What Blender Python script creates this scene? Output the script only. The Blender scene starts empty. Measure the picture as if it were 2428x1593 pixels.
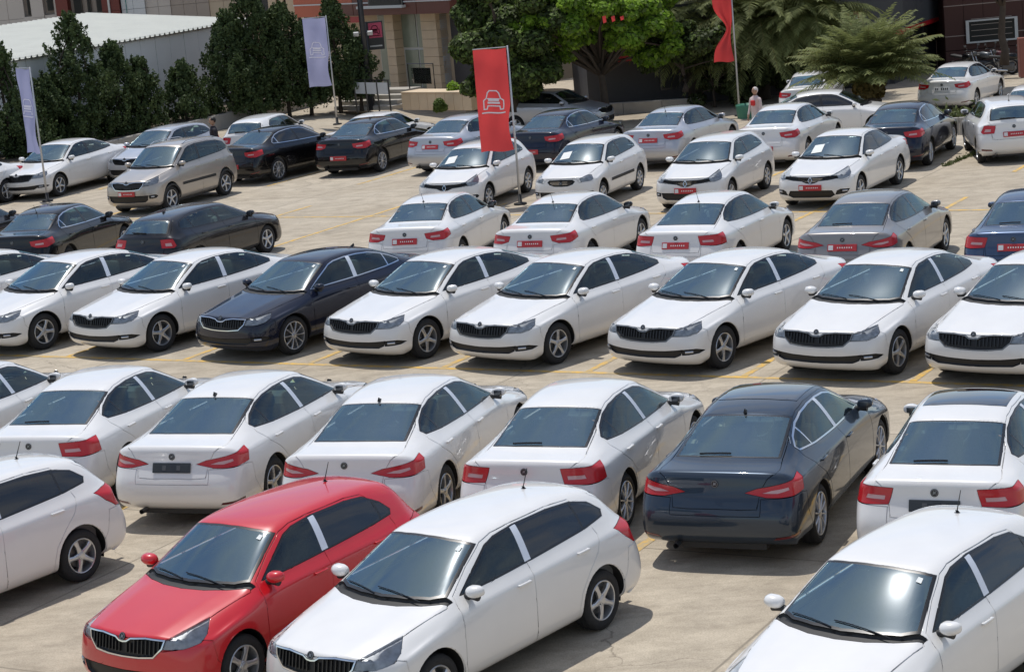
import bpy, bmesh, math, random
import numpy as np
from mathutils import Vector, Matrix
from mathutils.bvhtree import BVHTree
from mathutils import noise as mnoise

random.seed(7)
rng = np.random.default_rng(7)
S = bpy.context.scene
COL = S.collection

# ------------------------------------------------------------------ camera
CAM_H, PITCH, ROLL, FPX, PW, PH = 7.2861, 0.19993, -0.092425, 5088.6, 2428.0, 1593.0
cam_d = bpy.data.cameras.new('camera')
cam = bpy.data.objects.new('camera', cam_d); COL.objects.link(cam)
cam_d.sensor_fit = 'HORIZONTAL'; cam_d.sensor_width = 36.0
cam_d.lens = 36.0 * FPX / PW
cam_d.clip_start = 0.5; cam_d.clip_end = 3000
cp, sp = math.cos(PITCH), math.sin(PITCH)
fwd = Vector((0, cp, -sp)); up0 = Vector((0, sp, cp)); rt0 = Vector((1, 0, 0))
cr, sr = math.cos(ROLL), math.sin(ROLL)
# picture x axis / y axis after the roll
rt = rt0 * cr + up0 * sr
up = up0 * cr - rt0 * sr
m = Matrix((rt, up, -fwd)).transposed().to_4x4()
m.translation = Vector((0, 0, CAM_H))
cam.matrix_world = m
S.camera = cam

# ------------------------------------------------------------------ sky, sun, exposure
SUN = Vector((-0.136, 0.334, 1.0)).normalized()
W = bpy.data.worlds.new('World'); S.world = W; W.use_nodes = True
wn = W.node_tree; wn.nodes.clear()
sky = wn.nodes.new('ShaderNodeTexSky'); sky.sky_type = 'NISHITA'; sky.sun_disc = False
sky.sun_elevation = math.asin(SUN.z); sky.sun_rotation = math.atan2(SUN.x, SUN.y)
sky.air_density = 1.0; sky.dust_density = 0.5; sky.ozone_density = 1.5; sky.altitude = 50
bg = wn.nodes.new('ShaderNodeBackground'); bg.inputs[1].default_value = 0.13
wo = wn.nodes.new('ShaderNodeOutputWorld')
# broken cloud added out of view to vary glass reflections and whiten the fill
wtc = wn.nodes.new('ShaderNodeTexCoord'); wsx = wn.nodes.new('ShaderNodeSeparateXYZ'); wn.links.new(wtc.outputs['Generated'], wsx.inputs[0])
wad = wn.nodes.new('ShaderNodeMath'); wad.operation = 'ADD'; wad.inputs[1].default_value = 0.18; wn.links.new(wsx.outputs['Z'], wad.inputs[0])
wmx = wn.nodes.new('ShaderNodeMath'); wmx.operation = 'MAXIMUM'; wmx.inputs[1].default_value = 0.12; wn.links.new(wad.outputs[0], wmx.inputs[0])
wdv = wn.nodes.new('ShaderNodeVectorMath'); wdv.operation = 'DIVIDE'; wcb = wn.nodes.new('ShaderNodeCombineXYZ')
for k_ in range(3): wn.links.new(wmx.outputs[0], wcb.inputs[k_])
wn.links.new(wtc.outputs['Generated'], wdv.inputs[0]); wn.links.new(wcb.outputs[0], wdv.inputs[1])
wno = wn.nodes.new('ShaderNodeTexNoise'); wno.inputs['Scale'].default_value = 2.6; wno.inputs['Detail'].default_value = 8; wno.inputs['Roughness'].default_value = .58; wno.inputs['Distortion'].default_value = .5
wn.links.new(wdv.outputs[0], wno.inputs['Vector'])
wrp = wn.nodes.new('ShaderNodeMapRange'); wrp.inputs['From Min'].default_value = .38; wrp.inputs['From Max'].default_value = .66; wrp.inputs['To Max'].default_value = .62
wn.links.new(wno.outputs['Fac'], wrp.inputs['Value'])
wmi = wn.nodes.new('ShaderNodeMix'); wmi.data_type = 'RGBA'; wmi.inputs['B'].default_value = (5.2, 5.15, 5.0, 1)
wn.links.new(wrp.outputs[0], wmi.inputs['Factor']); wn.links.new(sky.outputs[0], wmi.inputs['A'])
wn.links.new(wmi.outputs['Result'], bg.inputs[0]); wn.links.new(bg.outputs[0], wo.inputs[0])
sun_d = bpy.data.lights.new('sun', 'SUN'); sun_d.energy = 3.2; sun_d.angle = math.radians(0.53)
sun_d.color = (1.0, 0.965, 0.91)
sun = bpy.data.objects.new('sun', sun_d); COL.objects.link(sun)
sun.rotation_mode = 'QUATERNION'; sun.rotation_quaternion = SUN.to_track_quat('Z', 'Y')
sun.location = (0, 0, 60)
vs = S.view_settings
S.display_settings.display_device = 'sRGB'
vs.view_transform = 'Standard'; vs.look = 'None'; vs.gamma = 1.0; vs.exposure = 0.0
try: vs.use_curve_mapping = False
except Exception: pass

# ------------------------------------------------------------------ picture point -> place
def ray(a, b):
    u = a - PW / 2; v = b - PH / 2
    px = u * cr + v * sr; py = -u * sr + v * cr
    X = px / FPX; U = -py / FPX
    return Vector((X, cp + sp * U, -sp + cp * U))
def gnd(a, b, z=0.0):
    d = ray(a, b); t = (z - CAM_H) / d.z
    return Vector((0, 0, CAM_H)) + d * t
def at(a, b, Y):
    d = ray(a, b); return Vector((0, 0, CAM_H)) + d * (Y / d.y)

# ------------------------------------------------------------------ materials
def new_mat(name):
    mt = bpy.data.materials.new(name); mt.use_nodes = True
    nt = mt.node_tree; b = nt.nodes['Principled BSDF']
    return mt, nt, b
def simple(name, col, rough=0.5, metal=0.0, coat=0.0, spec=0.5, var=0.0, vscale=8.0, bump=0.0, bscale=60.0):
    mt, nt, b = new_mat(name)
    b.inputs['Base Color'].default_value = (*col, 1)
    b.inputs['Roughness'].default_value = rough
    b.inputs['Metallic'].default_value = metal
    b.inputs['Specular IOR Level'].default_value = spec
    b.inputs['Coat Weight'].default_value = coat
    b.inputs['Coat Roughness'].default_value = 0.04
    if var > 0 or bump > 0:
        tc = nt.nodes.new('ShaderNodeTexCoord')
        n = nt.nodes.new('ShaderNodeTexNoise'); n.inputs['Scale'].default_value = vscale
        n.inputs['Detail'].default_value = 5
        nt.links.new(tc.outputs['Object'], n.inputs['Vector'])
    if var > 0:
        mx = nt.nodes.new('ShaderNodeMix'); mx.data_type = 'RGBA'
        mx.inputs['A'].default_value = (*[c * (1 - var) for c in col], 1)
        mx.inputs['B'].default_value = (*[min(1, c * (1 + var)) for c in col], 1)
        nt.links.new(n.outputs['Fac'], mx.inputs['Factor'])
        nt.links.new(mx.outputs['Result'], b.inputs['Base Color'])
    if bump > 0:
        n2 = nt.nodes.new('ShaderNodeTexNoise'); n2.inputs['Scale'].default_value = bscale
        nt.links.new(tc.outputs['Object'], n2.inputs['Vector'])
        bp = nt.nodes.new('ShaderNodeBump'); bp.inputs['Strength'].default_value = bump
        bp.inputs['Distance'].default_value = 0.02
        nt.links.new(n2.outputs['Fac'], bp.inputs['Height']); nt.links.new(bp.outputs['Normal'], b.inputs['Normal'])
    return mt
def paint(name, col, metal=0.0, rough=0.35, flake=False):
    mt, nt, b = new_mat(name)
    b.inputs['Metallic'].default_value = metal
    b.inputs['Coat Weight'].default_value = 1.0; b.inputs['Coat Roughness'].default_value = 0.035
    tc = nt.nodes.new('ShaderNodeTexCoord')
    n = nt.nodes.new('ShaderNodeTexNoise'); n.inputs['Scale'].default_value = 3.0; n.inputs['Detail'].default_value = 6
    nt.links.new(tc.outputs['Object'], n.inputs['Vector'])
    mx = nt.nodes.new('ShaderNodeMix'); mx.data_type = 'RGBA'
    mx.inputs['A'].default_value = (*[c * 0.94 for c in col], 1); mx.inputs['B'].default_value = (*[min(1, c * 1.04) for c in col], 1)
    nt.links.new(n.outputs['Fac'], mx.inputs['Factor'])
    # road dust low on the panels
    sx = nt.nodes.new('ShaderNodeSeparateXYZ'); nt.links.new(tc.outputs['Object'], sx.inputs[0])
    mr = nt.nodes.new('ShaderNodeMapRange'); mr.inputs['From Min'].default_value = 0.62; mr.inputs['From Max'].default_value = 0.2
    mr.inputs['To Min'].default_value = 0.0; mr.inputs['To Max'].default_value = 0.30 if max(col) > .1 else 0.05; b.inputs['Specular IOR Level'].default_value = .5 if max(col) > .1 else .12
    nt.links.new(sx.outputs['Z'], mr.inputs['Value'])
    mu = nt.nodes.new('ShaderNodeMath'); mu.operation = 'MULTIPLY'
    nt.links.new(mr.outputs[0], mu.inputs[0]); nt.links.new(n.outputs['Fac'], mu.inputs[1])
    mx2 = nt.nodes.new('ShaderNodeMix'); mx2.data_type = 'RGBA'; mx2.inputs['B'].default_value = (0.36, 0.31, 0.25, 1)
    nt.links.new(mu.outputs[0], mx2.inputs['Factor']); nt.links.new(mx.outputs['Result'], mx2.inputs['A'])
    nt.links.new(mx2.outputs['Result'], b.inputs['Base Color'])
    ad = nt.nodes.new('ShaderNodeMath'); ad.operation = 'MULTIPLY_ADD'; ad.inputs[1].default_value = 0.1; ad.inputs[2].default_value = rough - 0.05
    nt.links.new(n.outputs['Fac'], ad.inputs[0]); nt.links.new(ad.outputs[0], b.inputs['Roughness'])
    return mt
def glass(name, tint, refl=(1.0, 1.0, 1.0), rough=0.02, film=0.0, ior=1.8):
    mt = bpy.data.materials.new(name); mt.use_nodes = True
    nt = mt.node_tree; nt.nodes.clear()
    o = nt.nodes.new('ShaderNodeOutputMaterial')
    tr = nt.nodes.new('ShaderNodeBsdfTransparent'); tr.inputs[0].default_value = (*tint, 1)
    gl = nt.nodes.new('ShaderNodeBsdfGlossy'); gl.inputs['Color'].default_value = (*refl, 1); gl.inputs['Roughness'].default_value = rough
    fr = nt.nodes.new('ShaderNodeFresnel'); fr.inputs['IOR'].default_value = ior
    # thin wavy unevenness and dust of a parked car's windows
    tc = nt.nodes.new('ShaderNodeTexCoord')
    n = nt.nodes.new('ShaderNodeTexNoise'); n.inputs['Scale'].default_value = 1.1; n.inputs['Detail'].default_value = 1
    nt.links.new(tc.outputs['Object'], n.inputs['Vector'])
    bp = nt.nodes.new('ShaderNodeBump'); bp.inputs['Strength'].default_value = 0.6; bp.inputs['Distance'].default_value = 0.03
    nt.links.new(n.outputs['Fac'], bp.inputs['Height'])
    nt.links.new(bp.outputs[0], gl.inputs['Normal']); nt.links.new(bp.outputs[0], fr.inputs['Normal'])
    mx = nt.nodes.new('ShaderNodeMixShader')
    nt.links.new(fr.outputs[0], mx.inputs[0]); nt.links.new(tr.outputs[0], mx.inputs[1]); nt.links.new(gl.outputs[0], mx.inputs[2])
    n2 = nt.nodes.new('ShaderNodeTexNoise'); n2.inputs['Scale'].default_value = 5; n2.inputs['Detail'].default_value = 6
    nt.links.new(tc.outputs['Object'], n2.inputs['Vector'])
    df = nt.nodes.new('ShaderNodeBsdfDiffuse'); df.inputs[0].default_value = (0.5, 0.48, 0.44, 1)
    mm = nt.nodes.new('ShaderNodeMath'); mm.operation = 'MULTIPLY'; mm.inputs[1].default_value = film
    nt.links.new(n2.outputs['Fac'], mm.inputs[0])
    g2 = nt.nodes.new('ShaderNodeBsdfGlossy'); g2.inputs['Roughness'].default_value = 0.20; g2.inputs['Color'].default_value = (.9, .95, 1, 1)
    mxg = nt.nodes.new('ShaderNodeMixShader'); mxg.inputs[0].default_value = film * .55
    nt.links.new(mx.outputs[0], mxg.inputs[1]); nt.links.new(g2.outputs[0], mxg.inputs[2])
    mx2 = nt.nodes.new('ShaderNodeMixShader')
    nt.links.new(mm.outputs[0], mx2.inputs[0]); nt.links.new(mxg.outputs[0], mx2.inputs[1]); nt.links.new(df.outputs[0], mx2.inputs[2])
    nt.links.new(mx2.outputs[0], o.inputs[0])
    return mt

M = {}
M['white'] = paint('white_paint', (0.80, 0.785, 0.765))
M['red'] = paint('red_paint', (0.60, 0.006, 0.014))
M['navy'] = paint('navy_paint', (0.006, 0.009, 0.024), 0.0, 0.3)
M['graphite'] = paint('graphite_paint', (0.030, 0.045, 0.068), 0.4, 0.3)
M['black'] = paint('black_paint', (0.004, 0.004, 0.005), 0.0, 0.25)
M['charcoal'] = paint('charcoal_paint', (0.018, 0.018, 0.021), 0.3, 0.3)
M['silver'] = paint('silver_paint', (0.50, 0.51, 0.54), 0.55, 0.35)
M['champagne'] = paint('champagne_paint', (0.44, 0.40, 0.36), 0.5, 0.35)
M['greige'] = paint('grey_beige_paint', (0.27, 0.255, 0.245), 0.5, 0.35)
M['blue'] = paint('blue_paint', (0.035, 0.065, 0.13), 0.5, 0.32)
M['glass'] = glass('window_glass', (0.66, 0.80, 0.74), (0.80, 0.95, 1.0), 0.02, 0.015, 1.7)
M['screen'] = glass('windscreen_glass', (0.72, 0.90, 0.88), (0.62, 0.90, 1.0), 0.03, 0.025, 3.2)
M['tint'] = glass('tinted_glass', (0.09, 0.10, 0.11), (1, 1, 1), 0.015, 0.02)
M['lens'] = glass('lamp_cover_glass', (0.90, 0.92, 0.93), (1, 1, 1), 0.02, 0.02, 1.45)
M['trim'] = simple('black_trim', (0.012, 0.012, 0.013), 0.32, coat=0.3)
M['plastic'] = simple('black_plastic', (0.022, 0.022, 0.023), 0.6, var=0.2)
M['rubber'] = simple('tyre_rubber', (0.020, 0.020, 0.021), 0.85, var=0.35, vscale=20, bump=0.3, bscale=90)
M['alloy'] = simple('alloy_silver', (0.55, 0.56, 0.58), 0.3, 0.75)
M['steel'] = simple('brake_steel', (0.12, 0.12, 0.12), 0.5, 0.7)
M['chrome'] = simple('chrome', (0.80, 0.81, 0.83), 0.08, 1.0)
M['mirror'] = simple('mirror_face', (0.10, 0.11, 0.12), 0.2, 0.6)
M['badge'] = simple('badge_silver', (0.22, 0.23, 0.24), 0.35, 0.5)
M['housing'] = simple('lamp_housing', (0.50, 0.51, 0.53), 0.3, 0.1, var=0.7, vscale=14)
M['redlens'] = simple('red_lamp_lens', (0.52, 0.008, 0.012), 0.25, coat=0.4)
M['redlens_dark'] = simple('dark_red_lamp_lens', (0.12, 0.004, 0.008), 0.15, coat=1.0)
M['whitelens'] = simple('pale_lamp_lens', (0.62, 0.36, 0.35), 0.15, coat=1.0)
M['seat'] = simple('seat_fabric', (0.14, 0.145, 0.155), 0.9, var=0.25, vscale=30)
M['beige'] = simple('beige_leather', (0.36, 0.29, 0.21), 0.6, var=0.1)
M['cabin'] = simple('cabin_plastic', (0.13, 0.135, 0.14), 0.7, var=0.2)
M['headliner'] = simple('headliner_fabric', (0.33, 0.32, 0.30), 0.9)
M['film'] = simple('protective_film', (0.60, 0.65, 0.74), 0.45, var=0.05)
M['paper'] = simple('paper', (0.78, 0.80, 0.78), 0.7)
M['plate_red'] = simple('red_dealer_plate', (0.48, 0.035, 0.04), 0.4)
M['plate_white'] = simple('white_plate', (0.72, 0.72, 0.72), 0.4)
M['plate_dark'] = simple('dark_plate_holder', (0.03, 0.035, 0.04), 0.4)
M['hole'] = simple('grille_black', (0.006, 0.006, 0.007), 0.5)
M['wood'] = simple('trunk_bark', (0.07, 0.052, 0.038), 0.9, var=0.4, vscale=6, bump=0.6, bscale=14)

# ------------------------------------------------------------------ object helpers
def tag(o, label=None, cat=None, group=None, kind=None):
    if label: o['label'] = label
    if cat: o['category'] = cat
    if group: o['group'] = group
    if kind: o['kind'] = kind
    return o
def link(o, parent=None):
    COL.objects.link(o)
    if parent is not None: o.parent = parent
    return o
def empty(name, loc=(0, 0, 0), rz=0.0):
    o = bpy.data.objects.new(name, None); o.empty_display_size = 0.3
    o.location = loc; o.rotation_euler = (0, 0, rz); return link(o)
def mesh_obj(name, me, mat, parent=None, smooth=False):
    if mat is not None:
        me.materials.clear()
        for mm in (mat if isinstance(mat, (list, tuple)) else [mat]): me.materials.append(mm)
    if smooth: me.shade_smooth()
    o = bpy.data.objects.new(name, me); return link(o, parent)
def bm_obj(name, bm, mat, parent=None, smooth=False, angle=None):
    me = bpy.data.meshes.new(name)
    bm.normal_update(); bm.to_mesh(me); bm.free()
    o = mesh_obj(name, me, mat, parent, smooth)
    if angle is not None:
        me.shade_smooth(); me.set_sharp_from_angle(angle=math.radians(angle))
    return o
def box(bm, c, s, rot=None, bevel=0.0, mi=0):
    r = bmesh.ops.create_cube(bm, size=1.0)
    vs_ = r['verts']
    for v in vs_: v.co = Vector((v.co.x * s[0], v.co.y * s[1], v.co.z * s[2]))
    fs = set(f for v in vs_ for f in v.link_faces)
    if bevel > 0:
        es = list(set(e for v in vs_ for e in v.link_edges))
        rr = bmesh.ops.bevel(bm, geom=es, offset=bevel, segments=2, affect='EDGES', profile=0.5)
        vs_ = list(set(v for f in rr['faces'] for v in f.verts) | set(v for v in vs_ if v.is_valid))
        fs = set(f for v in vs_ for f in v.link_faces)
    mt = (rot.to_4x4() if rot is not None else Matrix.Identity(4)); mt = Matrix.Translation(c) @ mt
    for v in vs_: v.co = mt @ v.co
    for f in fs: f.material_index = mi
    return vs_
def tube(bm, pts, r, n=8, cap=True, mi=0):
    rings = []; pts = [Vector(p) for p in pts]
    rs = r if isinstance(r, (list, tuple)) else [r] * len(pts)
    for i, p in enumerate(pts):
        t = (pts[min(i + 1, len(pts) - 1)] - pts[max(i - 1, 0)]).normalized()
        a = t.orthogonal().normalized() if abs(t.z) > 0.99 else Vector((0, 0, 1)).cross(t).normalized()
        b = t.cross(a)
        rings.append([bm.verts.new(p + (a * math.cos(2 * math.pi * k / n) + b * math.sin(2 * math.pi * k / n)) * rs[i]) for k in range(n)])
    for i in range(len(rings) - 1):
        for k in range(n):
            f = bm.faces.new((rings[i][k], rings[i][(k + 1) % n], rings[i + 1][(k + 1) % n], rings[i + 1][k])); f.material_index = mi
    if cap:
        bm.faces.new(rings[0][::-1]).material_index = mi; bm.faces.new(rings[-1]).material_index = mi
def lathe(bm, prof, n=32, axis='Y', mi=0):
    rings = []
    for (h, r) in prof:
        ring = []
        for k in range(n):
            a = 2 * math.pi * k / n
            if axis == 'Y': ring.append(bm.verts.new((r * math.cos(a), h, r * math.sin(a))))
            else: ring.append(bm.verts.new((r * math.cos(a), r * math.sin(a), h)))
        rings.append(ring)
    for i in range(len(rings) - 1):
        for k in range(n):
            q = (rings[i][k], rings[i][(k + 1) % n], rings[i + 1][(k + 1) % n], rings[i + 1][k])
            bm.faces.new(q if axis != 'Y' else q[::-1]).material_index = mi
    return rings
def children(o): return [c for c in bpy.data.objects if c.parent == o]

# ================================================================== CARS
# A car body is one smooth skin; windows, lamps, doors and panels are cut out of it along
# outlines and become parts of their own with real shut lines.
# rows: xc xr xb xs | zc zr zb zs | yr yb ys   (centre, rail, belt, shoulder)
ROWS_LIFT = [
 (2.34,2.27,2.17,2.01, .772,.758,.742,.705, .61,.755,.858),
 (2.16,2.07,1.96,1.80, .815,.800,.785,.745, .62,.76,.865),
 (1.82,1.74,1.62,1.48, .880,.860,.850,.800, .66,.775,.88),
 (1.50,1.43,1.33,1.22, .935,.915,.903,.845, .69,.785,.885),
 (1.29,1.13,1.09,1.04, .970,.955,.948,.875, .72,.79,.888),
 (1.22,1.04,1.01,.98,  .990,.995,.972,.885, .735,.79,.89),
 (.81,.67,.72,.72,     1.215,1.200,.985,.895, .675,.805,.895),
 (.42,.32,.40,.40,     1.400,1.370,.992,.903, .608,.815,.90),
 (.29,.19,.27,.27,     1.436,1.395,.995,.905, .597,.818,.902),
 (-.25,-.25,-.25,-.25, 1.468,1.425,1.005,.915, .59,.82,.905),
 (-.72,-.70,-.70,-.70, 1.448,1.405,1.012,.922, .58,.815,.905),
 (-1.06,-1.00,-1.02,-1.02, 1.395,1.355,1.02,.928, .565,.808,.90),
 (-1.48,-1.42,-1.43,-1.43, 1.240,1.205,1.03,.933, .60,.79,.89),
 (-1.87,-1.80,-1.78,-1.74, 1.095,1.075,1.03,.935, .635,.765,.875),
 (-1.98,-1.91,-1.88,-1.84, 1.068,1.055,1.02,.93, .66,.78,.888),
 (-2.28,-2.25,-2.20,-2.12, 1.048,1.035,1.01,.925, .65,.775,.868),
]
ROWS_SEDAN = ROWS_LIFT[:12] + [
 (-1.40,-1.34,-1.36,-1.36, 1.245,1.210,1.03,.933, .595,.79,.89),
 (-1.70,-1.63,-1.66,-1.66, 1.105,1.085,1.03,.938, .63,.768,.882),
 (-1.82,-1.76,-1.76,-1.76, 1.082,1.070,1.03,.94, .66,.78,.888),
 (-2.28,-2.25,-2.20,-2.12, 1.065,1.050,1.015,.93, .65,.775,.868),
]
ROWS_HATCH = [
 (2.09,2.01,1.91,1.78, .787,.770,.752,.710, .56,.70,.79),
 (1.93,1.83,1.70,1.56, .830,.815,.800,.755, .57,.70,.79),
 (1.62,1.55,1.44,1.33, .895,.878,.865,.810, .61,.715,.80),
 (1.36,1.28,1.20,1.12, .945,.925,.912,.850, .64,.725,.805),
 (1.18,1.03,.99,.95,   .975,.962,.952,.880, .67,.73,.81),
 (1.11,.95,.92,.90,    .995,.998,.975,.890, .69,.733,.812),
 (.74,.60,.64,.64,     1.210,1.190,.988,.898, .63,.745,.82),
 (.36,.25,.34,.34,     1.395,1.362,.995,.905, .565,.752,.825),
 (.24,.14,.22,.22,     1.428,1.388,.998,.908, .557,.755,.826),
 (-.30,-.30,-.30,-.30, 1.460,1.415,1.01,.918, .552,.757,.828),
 (-.85,-.85,-.85,-.85, 1.452,1.405,1.022,.928, .545,.752,.828),
 (-1.32,-1.30,-1.30,-1.30, 1.425,1.378,1.036,.938, .535,.74,.822),
 (-1.66,-1.61,-1.58,-1.56, 1.378,1.338,1.05,.945, .525,.725,.815),
 (-1.76,-1.70,-1.67,-1.64, 1.315,1.280,1.04,.945, .54,.715,.81),
 (-1.97,-1.89,-1.84,-1.78, 1.070,1.055,.985,.925, .60,.70,.795),
 (-2.03,-1.98,-1.94,-1.87, .985,.975,.955,.910, .61,.71,.795),
]
# fascia profiles for the levels below the shoulder: dx, z   (front: centre row0 -> ground)
FRONT_LIFT = [(.045,.66),(.075,.52),(.070,.38),(.03,.25),(-.12,.185)]
REAR_LIFT = [(-.03,.80),(-.125,.655),(-.15,.48),(-.11,.30),(.10,.22)]
FRONT_HATCH = [(.035,.67),(.055,.52),(.055,.37),(.01,.24),(-.12,.18)]
REAR_HATCH = [(-.02,.82),(-.10,.66),(-.12,.47),(-.08,.30),(.10,.22)]
SIDE = [(.030,.80),(.036,.60),(.028,.40),(.005,.24),(-.16,.185)]   # dy , z

def body_cage(rows, front, rear, wmax, crease_sh=0.60):
    n = len(rows); J = 6
    G = {}            # (i, j) -> position, j 0 centre .. 5 shoulder
    fr = [0.0, 0.36, 0.70]
    for i, r in enumerate(rows):
        xc, xr, xb, xs, zc, zr, zb, zs, yr, yb, ys = r
        for j in range(3):
            f = fr[j]
            G[(i, j)] = Vector((xc + (xr - xc) * f ** 2, yr * f, zc + (zr - zc) * f ** 2.2 + (.011 if (j == 2 and i < 5) else 0)))
        G[(i, 3)] = Vector((xr, yr, zr)); G[(i, 4)] = Vector((xb, yb, zb)); G[(i, 5)] = Vector((xs, ys, zs))
    per = [(0, j) for j in range(J)] + [(i, 5) for i in range(1, n)] + [(n - 1, j) for j in range(4, -1, -1)]
    L = {}
    K = len(front)
    for q, (i, j) in enumerate(per):
        p = G[(i, j)]
        if j < 5 and i == 0: wf, wr, ws = 1, 0, 0
        elif j < 5: wf, wr, ws = 0, 1, 0
        else:
            wf = {0: .62, 1: .22, 2: .04}.get(i, 0); wr = {n - 1: .62, n - 2: .25, n - 3: .06}.get(i, 0); ws = 1 - max(wf, wr) * .35
        for k in range(K):
            z = SIDE[k][1]; dx = 0; dy = 0
            zf, zr_ = front[k][1], rear[k][1]
            if j < 5 and i == 0:
                z = zf; dx = front[k][0]; dy = .03 * (p.y / wmax) * min(k + 1, 3)
            elif j < 5:
                z = zr_; dx = rear[k][0]; dy = .03 * (p.y / wmax) * min(k + 1, 3)
            else:
                a = wf / .62; b = wr / .62
                z = SIDE[k][1] * (1 - a - b) + zf * a + zr_ * b
                dx = front[k][0] * wf + rear[k][0] * wr
                yt = wmax + (SIDE[k][0] - .036)
                dy = (yt - p.y) * (1 - .45 * a - .45 * b)
            L[(q, k)] = Vector((p.x + dx, p.y + dy, z))
    bm = bmesh.new()
    V = {}
    def vert(key, co, s):
        kk = (key, s) if co.y > 1e-6 else (key, 1)
        if kk not in V: V[kk] = bm.verts.new((co.x, co.y * s, co.z))
        return V[kk]
    cl = bm.edges.layers.float.new('crease_edge')
    for s in (1, -1):
        for i in range(n - 1):
            for j in range(J - 1):
                q = [vert(('g', i, j), G[(i, j)], s), vert(('g', i, j + 1), G[(i, j + 1)], s), vert(('g', i + 1, j + 1), G[(i + 1, j + 1)], s), vert(('g', i + 1, j), G[(i + 1, j)], s)]
                bm.faces.new(q if s == 1 else q[::-1])
        for q0 in range(len(per) - 1):
            for k in range(K):
                def vv(q, k):
                    if k == 0: return vert(('g',) + per[q], G[per[q]], s)
                    return vert(('l', q, k), L[(q, k - 1)], s)
                q = [vv(q0, k), vv(q0, k + 1), vv(q0 + 1, k + 1), vv(q0 + 1, k)]
                bm.faces.new(q if s == 1 else q[::-1])
    bm.edges.ensure_lookup_table()
    def cr_edge(k1, k2, val):
        for s in (1, -1):
            a = V.get((k1, s)) or V.get((k1, 1)); b = V.get((k2, s)) or V.get((k2, 1))
            e = bm.edges.get((a, b))
            if e: e[cl] = val
    for q0 in range(len(per) - 1):
        cr_edge(('g',) + per[q0], ('g',) + per[q0 + 1], crease_sh if 5 <= q0 < 5 + n - 1 else (0.65 if q0 < 5 else .85))
    for q0 in range(6, len(per) - 7):
        cr_edge(('l', q0, 3), ('l', q0 + 1, 3), 0.45)
    for i in range(5):
        cr_edge(('g', i, 3), ('g', i + 1, 3), 0.5)
        if i < 4: cr_edge(('g', i, 2), ('g', i + 1, 2), 0.7)
    for i in range(5, n - 2):
        cr_edge(('g', i, 4), ('g', i + 1, 4), 0.5)
    for i in (5, 7, 11, 13):
        for j in range(3): cr_edge(('g', i, j), ('g', i, j + 1), 0.25)
    bmesh.ops.recalc_face_normals(bm, faces=bm.faces)
    me = bpy.data.meshes.new('cage'); bm.to_mesh(me); bm.free()
    o = bpy.data.objects.new('cage', me); COL.objects.link(o)
    md = o.modifiers.new('s', 'SUBSURF'); md.levels = 2; md.render_levels = 2
    dg = bpy.context.evaluated_depsgraph_get()
    ev = o.evaluated_get(dg); me2 = bpy.data.meshes.new_from_object(ev)
    COL.objects.unlink(o); bpy.data.objects.remove(o)
    return me2

MAPS = {
 'side': lambda c: (c.x, c.z),
 'top': lambda c: (c.x, c.y),
 'front': lambda c: (c.y, c.z),
 'cf': lambda c: (c.y + (2.43 - c.x), c.z),
 'cr': lambda c: (c.y + (c.x + 2.43), c.z),
 'back': lambda c: (-c.x - c.z, c.y),
}
def inside(p, poly):
    x, y = p; r = False; j = len(poly) - 1
    for i in range(len(poly)):
        xi, yi = poly[i]; xj, yj = poly[j]
        if (yi > y) != (yj > y) and x < (xj - xi) * (y - yi) / (yj - yi) + xi: r = not r
        j = i
    return r
def shrink(poly, d):
    n = len(poly); A = sum(poly[i][0] * poly[(i + 1) % n][1] - poly[(i + 1) % n][0] * poly[i][1] for i in range(n))
    sg = 1 if A > 0 else -1; out = []
    for i in range(n):
        p0 = Vector(poly[i - 1]); p1 = Vector(poly[i]); p2 = Vector(poly[(i + 1) % n])
        a = (p1 - p0).normalized(); b = (p2 - p1).normalized()
        na = Vector((-a.y, a.x)) * sg; nb = Vector((-b.y, b.x)) * sg
        k = na + nb; k = k / max(0.35, (1 + na.dot(nb)))
        q = p1 + k * d
        out.append((q.x, q.y))
    return out
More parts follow.
